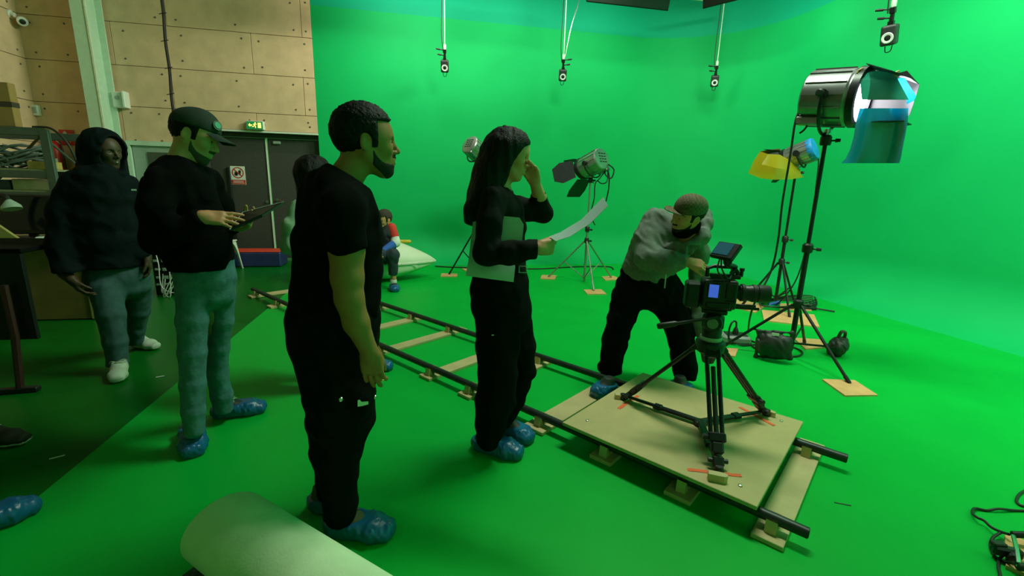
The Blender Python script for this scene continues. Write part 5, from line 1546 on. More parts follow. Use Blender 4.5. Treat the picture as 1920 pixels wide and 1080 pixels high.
# ------------------------------------------------------------------ man in the black T-shirt
p = Person((-0.36, 1.82), 'tall man in black T-shirt and black cargo trousers seen in profile', SK_mid)
fr = p.fr; J = fr.pt
neck = J(641, 345)
p.head(J(685, 268), fr.e + Z * .03 + fr.n * .06, Z + fr.e * .02, 1.05, neck)
short_hair(p, .007, top=.010)
beard_(p)
s = Soft()
rows_(fr, s, [(322, 610, 655, .07, 0), (340, 582, 676, .13, 0), (362, 565, 694, .185, 0), (400, 556, 709, .20, 0), (450, 551, 714, .19, 0), (500, 550, 714, .165, 0), (550, 546, 712, .165, 0), (600, 541, 712, .17, 0)], .03)
for g in (-1, 1):
    s.cone(J(634, 368, g * .13), J(640, 395, g * .20), .075, .078, .05).cone(J(640, 395, g * .20), J(650, 458, g * .225), .074, .066, .03)
s.disp(wr(11, .0045, 22, 22, 16))
cut = (J(618, 464, -.225) + J(684, 482, -.225)) / 2
s.clip(lambda P, c=cut: np.where(np.abs((P - fr.b) @ fr.n) > .155, (P - c) @ unit(-Z + fr.e * .25), -1.0))
s.plane(J(617, 306), unit(Z * .85 + fr.e * .55)); s.plane(J(630, 590), -Z)
s.build('t_shirt', M_blackcloth, p.root, h=.009)
s = Soft()
rows_(fr, s, [(560, 545, 708, .155, 0), (600, 538, 710, .168, 0), (640, 540, 706, .175, 0), (690, 557, 703, .165, 0)], .03)
rows_(fr, s, [(690, 562, 706, .085, -.085), (740, 572, 706, .09, -.09), (790, 573, 700, .09, -.09), (845, 588, 676, .078, -.09), (900, 600, 668, .07, -.09), (945, 606, 668, .068, -.09), (985, 608, 664, .066, -.09)], .025)
rows_(fr, s, [(690, 562, 700, .085, .09), (740, 568, 698, .09, .10), (790, 570, 690, .09, .10), (845, 580, 668, .078, .10), (900, 590, 660, .07, .10), (930, 590, 652, .068, .10)], .025)
s.ell(J(640, 765, -.165), (.085, .035, .10), np.stack([fr.e, fr.n, Z], 1), k=.03)
s.disp(wr(12, .0055, 24, 24, 20))
s.plane((0, 0, .085), -Z)
tr = s.build('trousers', M_blacktrs, p.root, h=.009)
for px, py in ((639, 749), (703, 745)):
    q = J(px, py, -.20 if px < 690 else -.14); MB().lathe([(.009, 0), (.007, .004), (.003, .006)], q, -fr.n, 10).build('press_stud', M_chrome, tr)
q = J(681, 755, -.222)
MB().prism([q + fr.e * a + Z * b for a, b in ((-.020, -.012), (-.019, .012), (-.012, .014), (-.006, .004), (.018, .002), (.018, -.009), (-.004, -.012))], .003).build('white_logo', mat('white_print', (.75, .78, .72), .6), tr, smooth=False)
q = J(572, 616, -.15)
# arms
el, wr_p = J(655, 560, -.235), J(692, 658, -.225)
p.arm([J(640, 395, -.19), J(650, 470, -.215), J(651, 520, -.225), el, J(668, 605, -.235), wr_p], [.068, .058, .054, .048, .044, .030],
      dict(w=wr_p, d=J(700, 705, -.215) - wr_p, t=fr.e * .8 - fr.n * .25, side='R', curls=[(.35, .5, .3), (.22, .35, .25), (.18, .3, .2), (.15, .3, .2)], spread=.05, thumb=(.30, .5), sc=1.02))
MB().path([J(712, 716, -.235), J(717, 713, -.245), J(722, 713, -.235)], .0035, seg=6, smooth=4).build('ring', mat('gold', (.8, .55, .2), .3, metal=1), p.root)
el = J(655, 545, .24); w2 = J(690, 640, .25)
p.arm([J(640, 395, .19), el, w2], [.066, .046, .030], dict(w=w2, d=J(700, 690, .25) - w2, t=fr.e, side='L', curl=(.4, .4, .3)), h=.009)
hip = J(628, 620)
p.core([(J(636, 380), hip, .08, .10), (J(636, 350), J(641, 345), .05, .05), (hip, J(640, 720, -.09), .08, .06), (J(640, 720, -.09), J(636, 930, -.09), .055, .035), (hip, J(630, 720, .10), .08, .06), (J(630, 720, .10), J(622, 915, .10), .055, .035)])
p.finish()
h0, t0 = floor_at(614, 1006), floor_at(746, 1008)
foot(p, h0 + fr.n * .03, t0 + fr.n * .0, m=mat('khaki_shoe', (.10, .085, .04), .8), laces=mat('khaki_lace', (.13, .12, .07), .8))
foot(p, floor_at(594, 955), floor_at(655, 950), m=mat('khaki_shoe', (.10, .085, .04), .8))

# ------------------------------------------------------------------ woman with papers
p = Person((0.45, 2.27), 'woman with long black hair holding papers, hand on her forehead', SK_light)
fr = p.fr; J = fr.pt
neck = J(938, 355)
p.head(J(954, 290), fr.e - Z * .22 - fr.n * .05, Z + fr.e * .15, .97, neck, female=True, jaw=.9)
Lr = p.R.T
# long hair, one smooth fall from the crown
def to_head(P, p=p): return ((P - p.c) @ p.R) / p.sc
s = Soft().ell(p.xf(np.array([[-.016, 0, .036]]))[0], V(.112, .092, .100) * p.sc, p.R, k=.02).ell(p.xf(np.array([[.018, 0, .040]]))[0], V(.082, .083, .086) * p.sc, p.R, k=.02)
for g in (-1, 1):
    X = lambda x, y, z: p.xf(np.array([[x, g * y, z]]))[0]
    s.chain([X(.0, .068, .03), X(-.005, .074, -.04), X(-.015, .074, -.11)], [.030, .032, .030], .04)
    s.chain([X(-.04, .06, .02), X(-.05, .065, -.06), X(-.06, .065, -.13)], [.04, .042, .04], .04)
def face_open(P):
    q = to_head(P)
    return q[:, 0] - np.interp(q[:, 2], [-.16, -.06, 0, .05, .085, .12], [.012, .030, .046, .072, .100, .25])
s.clip(face_open)
s.chain([J(926, 290), J(918, 330), J(905, 370), J(892, 405)], [.070, .078, .070, .042], .05)
s.chain([J(928, 310, -.05), J(912, 355, -.075), J(888, 395, -.06), J(879, 414, -.05)], [.05, .055, .042, .022], .04)
s.chain([J(928, 310, .05), J(912, 355, .07), J(892, 395, .06), J(884, 415, .05)], [.05, .055, .042, .022], .04)
s.disp(wr(21, .0025, 70, 70, 7))
s.build('hair', M_hair, p.root, h=.007)
# blouse
s = Soft()
rows_(fr, s, [(352, 920, 952, .09, 0), (368, 904, 968, .14, 0), (392, 895, 980, .15, 0), (425, 892, 984, .14, 0), (465, 892, 982, .125, 0), (510, 886, 988, .14, 0)], .03)
elN = J(912, 474, -.24); wrN = J(1003, 467, -.27)
s.chain([J(925, 372, -.15), J(918, 420, -.21), elN, J(960, 474, -.27), wrN], [.062, .058, .056, .050, .042], .03)
elF = J(1019, 400, .18); wrF = J(1000, 352, .10)
s.disp(wr(22, .0035, 30, 30, 22))
s.plane(J(1008, 468, -.27), unit(fr.e)); s.plane(J(930, 528), -Z)
s.chain([J(945, 374, .12), J(985, 394, .17), elF, J(1008, 362, .12)], [.062, .056, .048, .040], .03)
s.clip(lambda P, a=J(1008, 362, .12), n=unit(J(1008, 362, .12) - elF): np.where((P - fr.b) @ fr.n > .03, (P - a) @ n, -1.0) - 2.0 * (np.linalg.norm(P - a, axis=1) > .13))

vn = J(948, 372)
s.clip(lambda P: .0 - np.minimum(np.minimum(1, 1), np.maximum(np.maximum(-( (P - vn) @ unit(fr.e * .80 + Z * .6)) , np.abs((P - vn) @ fr.n) - .055 - .35 * ((P - vn) @ Z)), -((P - vn) @ Z) - .0)))
s.build('blouse', mat('dark_green_black_blouse', (.0055, .0075, .0070), .85, var=.2, scale=25, spec=.12), p.root, h=.008)
# trousers
s = Soft()
rows_(fr, s, [(505, 888, 986, .125, 0), (540, 884, 990, .15, 0), (575, 886, 994, .155, 0), (600, 892, 996, .15, 0)], .03)
rows_(fr, s, [(600, 893, 975, .085, -.075), (650, 895, 972, .085, -.08), (700, 897, 970, .085, -.085), (750, 894, 965, .09, -.09), (795, 893, 948, .09, -.09), (822, 893, 938, .088, -.09)], .025)
rows_(fr, s, [(600, 930, 997, .085, .075), (650, 945, 1003, .085, .08), (695, 950, 1004, .085, .085), (745, 942, 984, .085, .085), (790, 934, 960, .082, .08)], .025)
s.disp(wr(23, .0055, 22, 22, 18)); s.plane((0, 0, .07), -Z)
tr = s.build('trousers', M_blacktrs, p.root, h=.009)
q = J(981, 505, -.125)
m = MB(); m.path([q + fr.e * a + Z * b for a, b in ((-.02, -.016), (-.02, .016), (.02, .016), (.02, -.016), (-.02, -.016))], .003, seg=6); m.build('belt_buckle', M_chrome, tr)
MB().box(J(924, 628, -.17), (.012, .004, .004), np.stack([fr.e, fr.n, Z], 1)).build('zip_pull', M_chrome, tr)
# arms and hands
hw = J(1008, 466, -.27)
p.arm([elN, J(960, 474, -.27), hw], [.038, .036, .025], dict(w=hw, d=J(1045, 462, -.22) - hw, t=Z * .8 + fr.e * .2, side='R', curls=[(.5, .7, .4), (.75, .9, .5), (.9, 1.0, .5), (1.0, 1.0, .5)], thumb=(.25, .2), sc=.93), h=.0048)
hw = J(1003, 342, .07)
p.arm([elF, J(1011, 370, .13), hw], [.042, .036, .026], dict(w=hw, d=J(990, 282, -.03) - hw, t=-fr.e * .75 + fr.n * .4, side='L', curls=[(.35, .2, .1), (.3, .2, .1), (.3, .25, .1), (.35, .3, .2)], thumb=(.35, .1), sc=.92), h=.0048)
hip = J(938, 545)
p.core([(J(938, 385), hip, .07, .09), (J(936, 370), neck, .045, .048), (J(938, 372), J(948, 385), .045, .04), (hip, J(935, 650, -.08), .075, .055), (J(935, 650, -.08), J(922, 815, -.09), .05, .032), (hip, J(968, 660, .08), .075, .055), (J(968, 660, .08), J(950, 790, .08), .05, .032)])
p.core([(J(938, 352), J(946, 374, 0), .055, .045)], h=.008, sc=1.0)
p.finish()
foot(p, floor_at(888, 838), floor_at(985, 862), laces=mat('black_lace', (.03, .03, .03), .5))
foot(p, floor_at(938, 812), floor_at(1000, 834))
# papers
M_paper = mat('pale_paper', (.42, .58, .55), .8, var=.03)
def paper(rows, lab, th=.003):
    o = MB().sheet(rows, th).build('paper_sheet', M_paper); tag(o, lab, 'paper', 'papers of the woman')
G = [[J(887 + (903 - 887) * 0 + (940 - 887) * k / 3, 413 + 20 * k / 3, -.075 - .0 * k) for k in range(4)], [J(883 + (955 - 883) * k / 3, 450 + 12 * k / 3, -.085) for k in range(4)], [J(878 + (966 - 878) * k / 3, 490 + 10 * k / 3, -.165) for k in range(4)], [J(873 + (963 - 873) * k / 3, 517 + 12 * k / 3, -.185) for k in range(4)]]
paper(G, 'large pale sheet clamped under the arm of the woman')
G = [[J(942 + 32 * k / 3, 405 + 3 * k / 3, -.172) for k in range(4)], [J(942 + 40 * k / 3, 420 + 1 * k / 3, -.175) for k in range(4)], [J(940 + 40 * k / 3, 440 + 2 * k / 3, -.18) for k in range(4)], [J(938 + 40 * k / 3, 462 - 2 * k / 3, -.185) for k in range(4)]]
paper(G, 'smaller pale sheet against the chest of the woman')
G = [[J(1029, 444, -.19) + (J(1042, 452, -.32) - J(1029, 444, -.19)) * k / 2 for k in range(3)], [J(1050, 436, -.17) + (J(1068, 444, -.32) - J(1050, 436, -.17)) * k / 2 for k in range(3)], [J(1090, 412, -.17) + (J(1106, 420, -.32) - J(1090, 412, -.17)) * k / 2 for k in range(3)], [J(1131, 370, -.17) + (J(1140, 386, -.32) - J(1131, 370, -.17)) * k / 2 for k in range(3)]]
paper(G, 'single sheet held out in the hand of the woman', .0015)

# ------------------------------------------------------------------ man in the cap with a tablet
p = Person((-1.2, 2.68), 'man in dark cap and black sweater looking down at a tablet', SK_light)
fr = p.fr; J = fr.pt
neck = J(340, 303)
p.head(J(364, 256), fr.e * .86 - fr.n * .30 - Z * .36, Z + fr.e * .3, 1.03, neck)
short_hair(p, .006, top=0)
beard_(p, t=.003, m=mat('brown_beard', (.07, .045, .028), .85))
M_cap = mat('dark_green_cap', (.016, .026, .020), .85, var=.2, scale=30)
def cap(p, m, brim_len=.085, brim_up=.0, tilt=0.0, name='cap'):
    s = Soft().ell((-.012, 0, .046), (.108, .088, .088), k=.01).ell((.012, 0, .055), (.084, .078, .084), k=.03)
    s.clip(lambda P: -(P[:, 2] - (.040 + .10 * P[:, 0])))
    c = p.loc(s, name, m, .006)
    G = []
    for i, r in enumerate(np.linspace(0, 1, 6)):
        row = []
        for a in np.linspace(-1.0, 1.0, 11):
            x = .052 + .042 * math.cos(a * 1.2) + r * brim_len * math.cos(a * 1.05)
            y = .076 * math.sin(a * 1.25) * (1 - .12 * r)
            row.append(p.xf(np.array([[x, y, .052 + r * (brim_up - .004) - .020 * (abs(a) ** 2)]]))[0])
        G.append(row)
    MB().sheet(G, .004).build('cap_brim', m, c)
    MB().lathe([(.008, 0), (.007, .004), (.002, .007)], p.xf(np.array([[-.008, 0, .133]]))[0], p.R[:, 2], 10).build('cap_button', m, c)
    return c
c = cap(p, M_cap, .088, -.012)
q = p.xf(np.array([[.088, -.042, .090]]))[0]; nn = p.R @ unit(V(.72, -.62, .42))
MB().lathe([(.024, 0), (.024, .003), (.016, .003), (.016, .005)], q, nn, 20).build('badge_rim', mat('badge_grey', (.12, .13, .12), .7), c)
MB().lathe([(.017, .002), (.016, .0055)], q, nn, 20).build('badge', mat('badge_green', (.10, .42, .32), .7), c)
s = Soft()
rows_(fr, s, [(302, 318, 352, .09, 0), (316, 290, 375, .13, 0), (335, 272, 396, .165, 0), (370, 264, 405, .17, 0), (410, 268, 420, .165, 0), (450, 290, 432, .16, 0), (480, 304, 438, .155, 0), (510, 312, 440, .15, 0)], .03)
eN = J(296, 448, -.20); wN = J(372, 412, -.30)
s.chain([J(298, 340, -.13), J(291, 390, -.18), eN, J(330, 432, -.26), wN], [.064, .066, .064, .056, .045], .035)
eF = J(440, 420, .12); wF = J(455, 410, -.05)
s.chain([J(385, 335, .10), J(412, 385, .16), J(425, 420, .14), J(440, 420, .02)], [.075, .065, .058, .045], .03)
s.disp(wr(31, .006, 22, 22, 18))
s.clip(lambda P, a=J(381, 408, -.30), n=unit(wN - eN): np.where((P - fr.b) @ fr.n < -.19, (P - a) @ n, -1.0)); s.plane(J(370, 503), -Z); s.plane(J(335, 292), unit(Z * .9 + fr.e * .35))
s.build('sweater', M_blackcloth, p.root, h=.009)
s = Soft()
rows_(fr, s, [(490, 318, 440, .135, 0), (520, 326, 442, .145, 0), (550, 327, 442, .14, 0)], .03)
rows_(fr, s, [(550, 327, 390, .09, -.06), (600, 329, 390, .088, -.08), (660, 333, 388, .08, -.10), (720, 337, 386, .075, -.12), (770, 340, 385, .072, -.14), (808, 343, 384, .072, -.15)], .025)
rows_(fr, s, [(550, 384, 442, .09, .06), (600, 390, 438, .085, .08), (650, 388, 430, .078, .10), (700, 386, 428, .072, .12), (740, 395, 436, .07, .13), (778, 402, 440, .07, .14)], .025)
s.disp(wr(32, .0016, 45, 45, 13)); s.plane((0, 0, .07), -Z)
s.build('jeans', M_denim, p.root, h=.0095)
hw = J(379, 407, -.30)
p.arm([J(330, 432, -.26), hw], [.036, .030], dict(w=hw, d=J(425, 410, -.33) - hw, t=Z * .55 + fr.n * .5, side='R', curls=[(.15, .15, .1), (.2, .25, .15), (.25, .3, .2), (.3, .35, .2)], spread=.1, thumb=(.25, .0)))
hw = J(452, 424, -.04)
p.arm([J(430, 420, .06), hw], [.04, .030], dict(w=hw, d=J(482, 408, -.16) - hw, t=fr.e * .35 + Z * .6 - fr.n * .1, side='L', curls=[(.2, .3, .3), (.25, .35, .3), (.3, .4, .3), (.35, .4, .3)], spread=.12, thumb=(.6, .1)))
hip = J(380, 520)
p.core([(J(338, 345), hip, .08, .10), (J(338, 320), neck, .05, .052), (hip, J(358, 650, -.09), .08, .055), (J(358, 650, -.09), J(363, 800, -.14), .05, .035), (hip, J(412, 650, .09), .08, .055), (J(412, 650, .09), J(420, 765, .13), .05, .035)])
p.finish()
Lc = mat('cream_lace', (.42, .46, .30), .7)
foot(p, floor_at(362, 808), floor_at(364, 866), laces=Lc)
foot(p, floor_at(398, 785), floor_at(506, 769), laces=Lc)
# tablet
a, b, c_, d_ = J(428, 430, -.40), J(498, 404, -.40), J(531, 381, -.12), J(462, 398, -.10)
a, b, c_, d_ = J(432, 432, -.36), J(492, 405, -.36), J(533, 380, -.16), J(456, 400, -.16)
o = MB().prism([a, b, c_, d_], .012).build('tablet', M_black, smooth=False)
t_ = thing('tablet_computer', (a + c_) / 2 - V(0, 0, .02), 'black tablet in the hands of the man in the cap', 'tablet')
bpy.data.objects.remove(o)
MB().prism([a, b, c_, d_], .010).build('case', M_black, t_, smooth=False)
mc_ = (a + b + c_ + d_) / 4; nn = unit(np.cross(b - a, d_ - a)); nn = nn if nn[2] > 0 else -nn
MB().prism([mc_ + (q - mc_) * .92 + nn * .0065 for q in (a, b, c_, d_)], .002).build('screen', mat('tablet_glass', (.008, .009, .010), .45, spec=.15), t_, smooth=False)
MB().path([a + nn * .005, d_ + nn * .005, c_ + nn * .005], .003, seg=6).build('edge_highlight', M_grey, t_)  # grey edging stands in for the highlight along the tablet edge

# ------------------------------------------------------------------ man in the hooded jacket
p = Person((-2.27, 3.92), 'smiling man in dark hooded jacket and blue jeans walking in', SK_dark)
fr = p.fr; J = fr.pt
neck = J(188, 322)
p.head(J(197, 285), -fr.n * .80 + fr.e * .58 - Z * .06, Z, 1.02, neck)
e_ = Soft().chain([(.0905, -.017, -.061), (.0975, 0, -.0615), (.0905, .017, -.061)], [.0035, .005, .0035], .004); p.loc(e_, 'teeth', mat('teeth', (.6, .58, .5), .3), .002)
M_hood = mat('navy_jacket', (.0045, .0085, .0105), .9, var=.25, scale=18, spec=.1)
s = Soft().ell((-.020, 0, .028), (.150, .128, .135), k=.02).cone((-.04, 0, -.02), (-.05, 0, -.14), .12, .14, .05).cone((.03, 0, -.14), (-.03, 0, -.16), .10, .12, .04)
s.disp(wr(41, .005, 30, 30, 30))
s.ell((.085, 0, -.008), (.120, .082, .118), k=.02, sub=True)
p.loc(s, 'hood', M_hood, .008)
s = Soft()
rows_(fr, s, [(318, 165, 215, .12, 0), (335, 130, 243, .16, 0), (365, 118, 254, .175, 0), (410, 118, 258, .18, 0), (450, 124, 264, .175, 0), (495, 138, 272, .165, 0), (515, 142, 272, .16, 0)], .04)
s.chain([J(136, 348, 0), J(119, 400, -.02), J(116, 460, -.06), J(124, 508, -.12), J(134, 522, -.16)], [.085, .088, .084, .072, .058], .04)
s.chain([J(236, 348, 0), J(246, 400, .02), J(255, 450, -.02), J(266, 478, -.08)], [.085, .08, .07, .055], .04)
s.disp(wr(42, .005, 20, 20, 24)); s.plane(J(200, 500), -Z); s.clip(lambda P: -1 * np.ones(len(P)))
s.build('jacket', M_hood, p.root, h=.012)
MB().box(J(251, 356, -.175), (.03, .004, .012), np.stack([fr.e, fr.n, Z], 1)).build('chest_logo', M_grey, p.root, smooth=False)
s = Soft()
rows_(fr, s, [(488, 150, 272, .13, 0), (520, 154, 282, .14, 0), (540, 158, 286, .13, 0)], .03)
rows_(fr, s, [(540, 162, 232, .10, -.08), (590, 178, 236, .095, -.14), (640, 192, 240, .085, -.16), (685, 200, 242, .08, -.16), (700, 202, 242, .078, -.16)], .03)
rows_(fr, s, [(540, 226, 288, .10, .08), (580, 232, 282, .09, .16), (615, 235, 273, .08, .26), (640, 236, 270, .078, .33)], .03)
s.disp(wr(43, .0022, 40, 40, 12)); s.plane((0, 0, .06), -Z)
s.build('jeans', mat('blue_denim', (.035, .085, .095), .85, var=.2, scale=22), p.root, h=.011)
hw = J(134, 524, -.17)
p.arm([J(120, 512, -.12), hw], [.04, .032], dict(w=hw, d=V(0, 0, -1) + fr.e * .4 - fr.n * .2, t=-fr.n + fr.e * .3, side='R', curl=(.4, .5, .3)), h=.007)
hw = J(275, 482, -.09)
p.arm([J(270, 465, -.05), hw], [.04, .032], dict(w=hw, d=V(0, 0, -1) + fr.e * .1, t=-fr.n, side='L', curl=(.4, .5, .3)), h=.007)
hip = J(215, 520)
p.core([(J(188, 350), hip, .1, .11), (hip, J(206, 600, -.14), .09, .06), (J(206, 600, -.14), J(221, 690, -.16), .055, .04), (hip, J(256, 590, .16), .09, .06), (J(256, 590, .16), J(253, 640, .33), .055, .04)])
p.finish()
Ws = mat('white_sneaker', (.50, .55, .48), .6)
foot(p, floor_at(229, 696), floor_at(219, 722), 'shoe', Ws, Lc)
foot(p, floor_at(246, 650), floor_at(301, 656), 'shoe', Ws, Lc)

# ------------------------------------------------------------------ woman hidden behind the man in the T-shirt
p = Person((-0.72, 3.30), 'woman with black hair and pale green sweater hidden behind the T-shirt man', SK_light)
fr = p.fr; J = fr.pt
neck = J(590, 372)
p.head(J(592, 330), fr.e * .8 + fr.n * .5, Z, .97, neck, female=True, jaw=.9)
s = Soft().ell((-.016, 0, .036), (.118, .100, .108), k=.02).cone((-.04, 0, .0), (-.06, 0, -.20), .10, .075, .05)
s.disp(wr(51, .004, 50, 50, 12))
s.ell((.115, 0, -.045), (.075, .07, .09), k=.02, sub=True)
p.loc(s, 'hair', M_hair, .008)
s = Soft()
rows_(fr, s, [(372, 572, 612, .09, 0), (390, 556, 630, .15, 0), (425, 552, 640, .165, 0), (470, 556, 640, .15, 0), (515, 552, 644, .15, 0)], .03)
s.chain([J(562, 392, -.10), J(546, 425, -.14), J(546, 460, -.16), J(572, 480, -.26), J(610, 478, -.28)], [.065, .060, .058, .05, .042], .03)
s.chain([J(618, 392, .12), J(640, 440, .16), J(642, 478, .12)], [.065, .058, .05], .03)
s.disp(wr(52, .005, 30, 30, 24)); s.plane(J(600, 508), -Z)
s.build('sweater', mat('pale_green_knit', (.30, .42, .30), .9, var=.1, scale=30), p.root, h=.011)
s = Soft()
rows_(fr, s, [(500, 558, 640, .14, 0), (540, 556, 644, .15, 0)], .03)
rows_(fr, s, [(540, 560, 610, .09, -.08), (620, 566, 606, .075, -.08), (715, 572, 602, .065, -.08)], .03)
rows_(fr, s, [(540, 600, 644, .09, .08), (620, 612, 650, .075, .08), (680, 640, 675, .065, .10)], .03)
s.disp(wr(53, .005, 22, 22, 18)); s.plane((0, 0, .06), -Z)
s.build('trousers', M_blacktrs, p.root, h=.012)
hw = J(614, 478, -.28)
p.arm([J(590, 480, -.27), hw], [.035, .026], dict(w=hw, d=fr.e, t=Z, side='R', curl=(.5, .5, .3), sc=.92), h=.007)
hw = J(642, 482, .12)
p.arm([J(642, 470, .12), hw], [.035, .026], dict(w=hw, d=-Z + fr.e * .3, t=fr.e, side='L', curl=(.5, .5, .3), sc=.92), h=.007)
hip = J(600, 520)
p.core([(J(592, 395), hip, .08, .10), (hip, J(586, 620, -.08), .08, .05), (J(586, 620, -.08), J(588, 720, -.08), .05, .032), (hip, J(630, 620, .08), .08, .05), (J(630, 620, .08), J(658, 680, .10), .05, .032)])
p.finish()
foot(p, floor_at(575, 725), floor_at(640, 735)); foot(p, floor_at(652, 692), floor_at(743, 694))

# ------------------------------------------------------------------ camera operator
p = Person((1.68, 3.02), 'camera operator in patterned cap and grey sweater bending over the camera', SK_light)
fr = p.fr; J = fr.pt
neck = J(1288, 445, -.10)
p.head(J(1291, 403, -.18), -fr.e * .78 - fr.n * .46 - Z * .18, Z * .93 + fr.e * .30 - fr.n * .28, 1.03, neck)
short_hair(p, .004)
beard_(p, m=mat('dark_beard', (.012, .009, .007), .85, bump=.4, bscale=200))
def check_mat(name, a, b, sc_):
    m = mat(name, a, .8, var=0)
    nt = m.node_tree; ck = nt.nodes.new('ShaderNodeTexChecker'); ck.inputs['Scale'].default_value = sc_
    ck.inputs['Color1'].default_value = tuple(a) + (1,); ck.inputs['Color2'].default_value = tuple(b) + (1,)
    tc = nt.nodes.new('ShaderNodeTexCoord'); nt.links.new(tc.outputs['Object'], ck.inputs['Vector']); nt.links.new(ck.outputs['Color'], nt.nodes['Principled BSDF'].inputs['Base Color'])
    return m
cap(p, check_mat('patterned_cap', (.14, .105, .055), (.085, .06, .03), 70), .085, .03)
s = Soft().cone((-.03, 0, -.085), (.0, 0, -.10), .066, .066, .02)
s.chain([(.03, -.03, -.105), (.045, 0, -.11), (.03, .03, -.105)], [.04, .042, .04], .02)
p.loc(s, 'neck_gaiter', M_blackcloth, .006)
M_grey_sw = mat('grey_green_sweater', (.15, .175, .155), .9, var=.12, scale=40, bump=.2, bscale=150)
s = Soft()
# torso leaning from the hips (left) up to the shoulders (right)
s.econe(J(1212, 510, .02), J(1232, 470, .01), (.185, .155), (.19, .155), fr.e, .04)
s.econe(J(1232, 470, .01), J(1262, 432, .0), (.19, .155), (.20, .12), fr.e, .06)
s.econe(J(1262, 432, .0), J(1285, 452, -.02), (.18, .12), (.12, .12), fr.e, .04)
s.chain([J(1226, 415, -.04), J(1214, 448, -.11), J(1214, 484, -.21), J(1252, 492, -.26), J(1287, 490, -.27)], [.082, .074, .068, .058, .046], .08)
# hood bunched round the neck
s.chain([J(1262, 462, -.17), J(1290, 466, -.20), J(1318, 446, -.14), J(1324, 418, -.04)], [.036, .040, .042, .04], .03)
s.chain([J(1324, 420, -.04), J(1318, 404, .04), J(1290, 402, .08)], [.045, .05, .04], .03)
s.disp(wr(61, .0038, 34, 34, 38))
s.clip(lambda P, a=J(1287, 490, -.27): np.where((P - fr.b) @ fr.n < -.19, (P - a) @ fr.e, -1.0) - 2.0 * (P[:, 2] > a[2] + .10)); s.plane(J(1212, 535), unit(-Z * .95 + fr.e * .12)); s.build('sweater', M_grey_sw, p.root, h=.009)
q = Soft().chain([J(1300, 440, .05), J(1312, 475, .09), J(1304, 540, .07), J(1308, 595, .04), J(1314, 630, .02)], [.070, .066, .056, .050, .042], .04)
q.disp(wr(63, .005, 26, 26, 26)); q.plane(J(1316, 632, .02), -Z); q.build('sleeve', M_grey_sw, p.root, h=.009)
MB().path([J(1252, 480, -.20), J(1250, 505, -.25), J(1246, 540, -.22)], .004, seg=6, smooth=4).build('drawstring', mat('pale_cord', (.5, .52, .48), .8), p.root)
s = Soft()
rows_(fr, s, [(505, 1166, 1268, .145, .03), (535, 1156, 1275, .15, .03), (558, 1148, 1282, .14, .03)], .04)
rows_(fr, s, [(555, 1148, 1208, .10, .02), (600, 1138, 1190, .095, -.02), (640, 1130, 1177, .088, -.05), (690, 1123, 1165, .078, -.06), (738, 1114, 1153, .072, -.06)], .03)
rows_(fr, s, [(555, 1214, 1288, .10, .03), (600, 1240, 1298, .095, .02), (640, 1254, 1303, .088, .02), (690, 1262, 1306, .08, .04), (735, 1264, 1303, .074, .06), (765, 1264, 1303, .072, .08)], .03)
s.disp(wr(62, .006, 24, 24, 22)); s.plane((0, 0, .06), -Z)
s.build('trousers', M_blacktrs, p.root, h=.0095)
hw = J(1290, 491, -.27)
p.arm([J(1212, 482, -.22), J(1252, 492, -.27), hw], [.045, .042, .031], dict(w=hw, d=J(1330, 500, -.26) - hw, t=-fr.n * .45 - Z * .5 + fr.e * .2, side='L', curls=[(.35, .6, .4), (.4, .7, .4), (.45, .75, .4), (.5, .8, .4)], thumb=(.4, .3), sc=1.02))
hw = J(1316, 632, .02)
p.arm([J(1308, 595, .04), hw], [.04, .030], dict(w=hw, d=-Z + fr.e * .1, t=-fr.n + fr.e * .3, side='R', curl=(.5, .6, .4)))
hip = J(1215, 535, .03)
p.core([(J(1262, 440), hip, .08, .10), (J(1270, 430), neck, .05, .052), (hip, J(1160, 620, -.03), .08, .06), (J(1160, 620, -.03), J(1134, 740, -.06), .055, .035), (hip, J(1275, 630, .02), .08, .06), (J(1275, 630, .02), J(1284, 755, .07), .055, .035)])
p.finish()
foot(p, floor_at(1146, 740), floor_at(1112, 752), z0=.023); foot(p, floor_at(1268, 730) , floor_at(1290, 748))

# ------------------------------------------------------------------ man seated on the boat
p = Person((-0.40, 6.62), 'seated man with red, white and blue sleeves on the white boat', SK_light)
fr = p.fr; J = fr.pt
neck = J(722, 427, .05)
p.head(J(721, 412, 0), -fr.e * .7 - fr.n * .6 - Z * .25, Z, 1.0, neck, eye=True)
short_hair(p, .016, m=mat('brown_hair', (.035, .02, .012), .8, bump=.5, bscale=80), top=.01)
beard_(p, m=mat('brown_beard', (.07, .045, .028), .85))
s = Soft()
rows_(fr, s, [(424, 714, 732, .09, .02), (436, 706, 741, .13, .03), (455, 706, 741, .13, .06), (480, 704, 744, .14, .14)], .03)
s.disp(wr(71, .005, 26, 26, 22)); s.build('vest', mat('black_vest', (.012, .013, .016), .85), p.root, h=.011)
a, b, c_ = J(738, 433, -.02), J(742, 455, -.06), J(714, 474, -.24)
Soft().cone(J(734, 427, .0), a + (b - a) * .62, .066, .064, .03).plane(a + (b - a) * .55, unit(b - a)).build('red_sleeve', mat('red_cloth', (.65, .03, .02), .8), p.root, h=.009)
m0 = b + (c_ - b) * .18
Soft().cone(a + (b - a) * .4, b, .062, .060, .03).cone(b, m0, .06, .058, .03).plane(a + (b - a) * .50, unit(a - b)).plane(m0, unit(c_ - b)).build('white_sleeve', mat('white_cloth', (.7, .7, .66), .8), p.root, h=.009)
Soft().cone(b, c_, .062, .047, .03).plane(m0 - (c_ - b) * .02, unit(b - c_)).plane(c_, unit(c_ - b)).build('blue_sleeve', mat('blue_cloth', (.02, .10, .45), .8), p.root, h=.009)
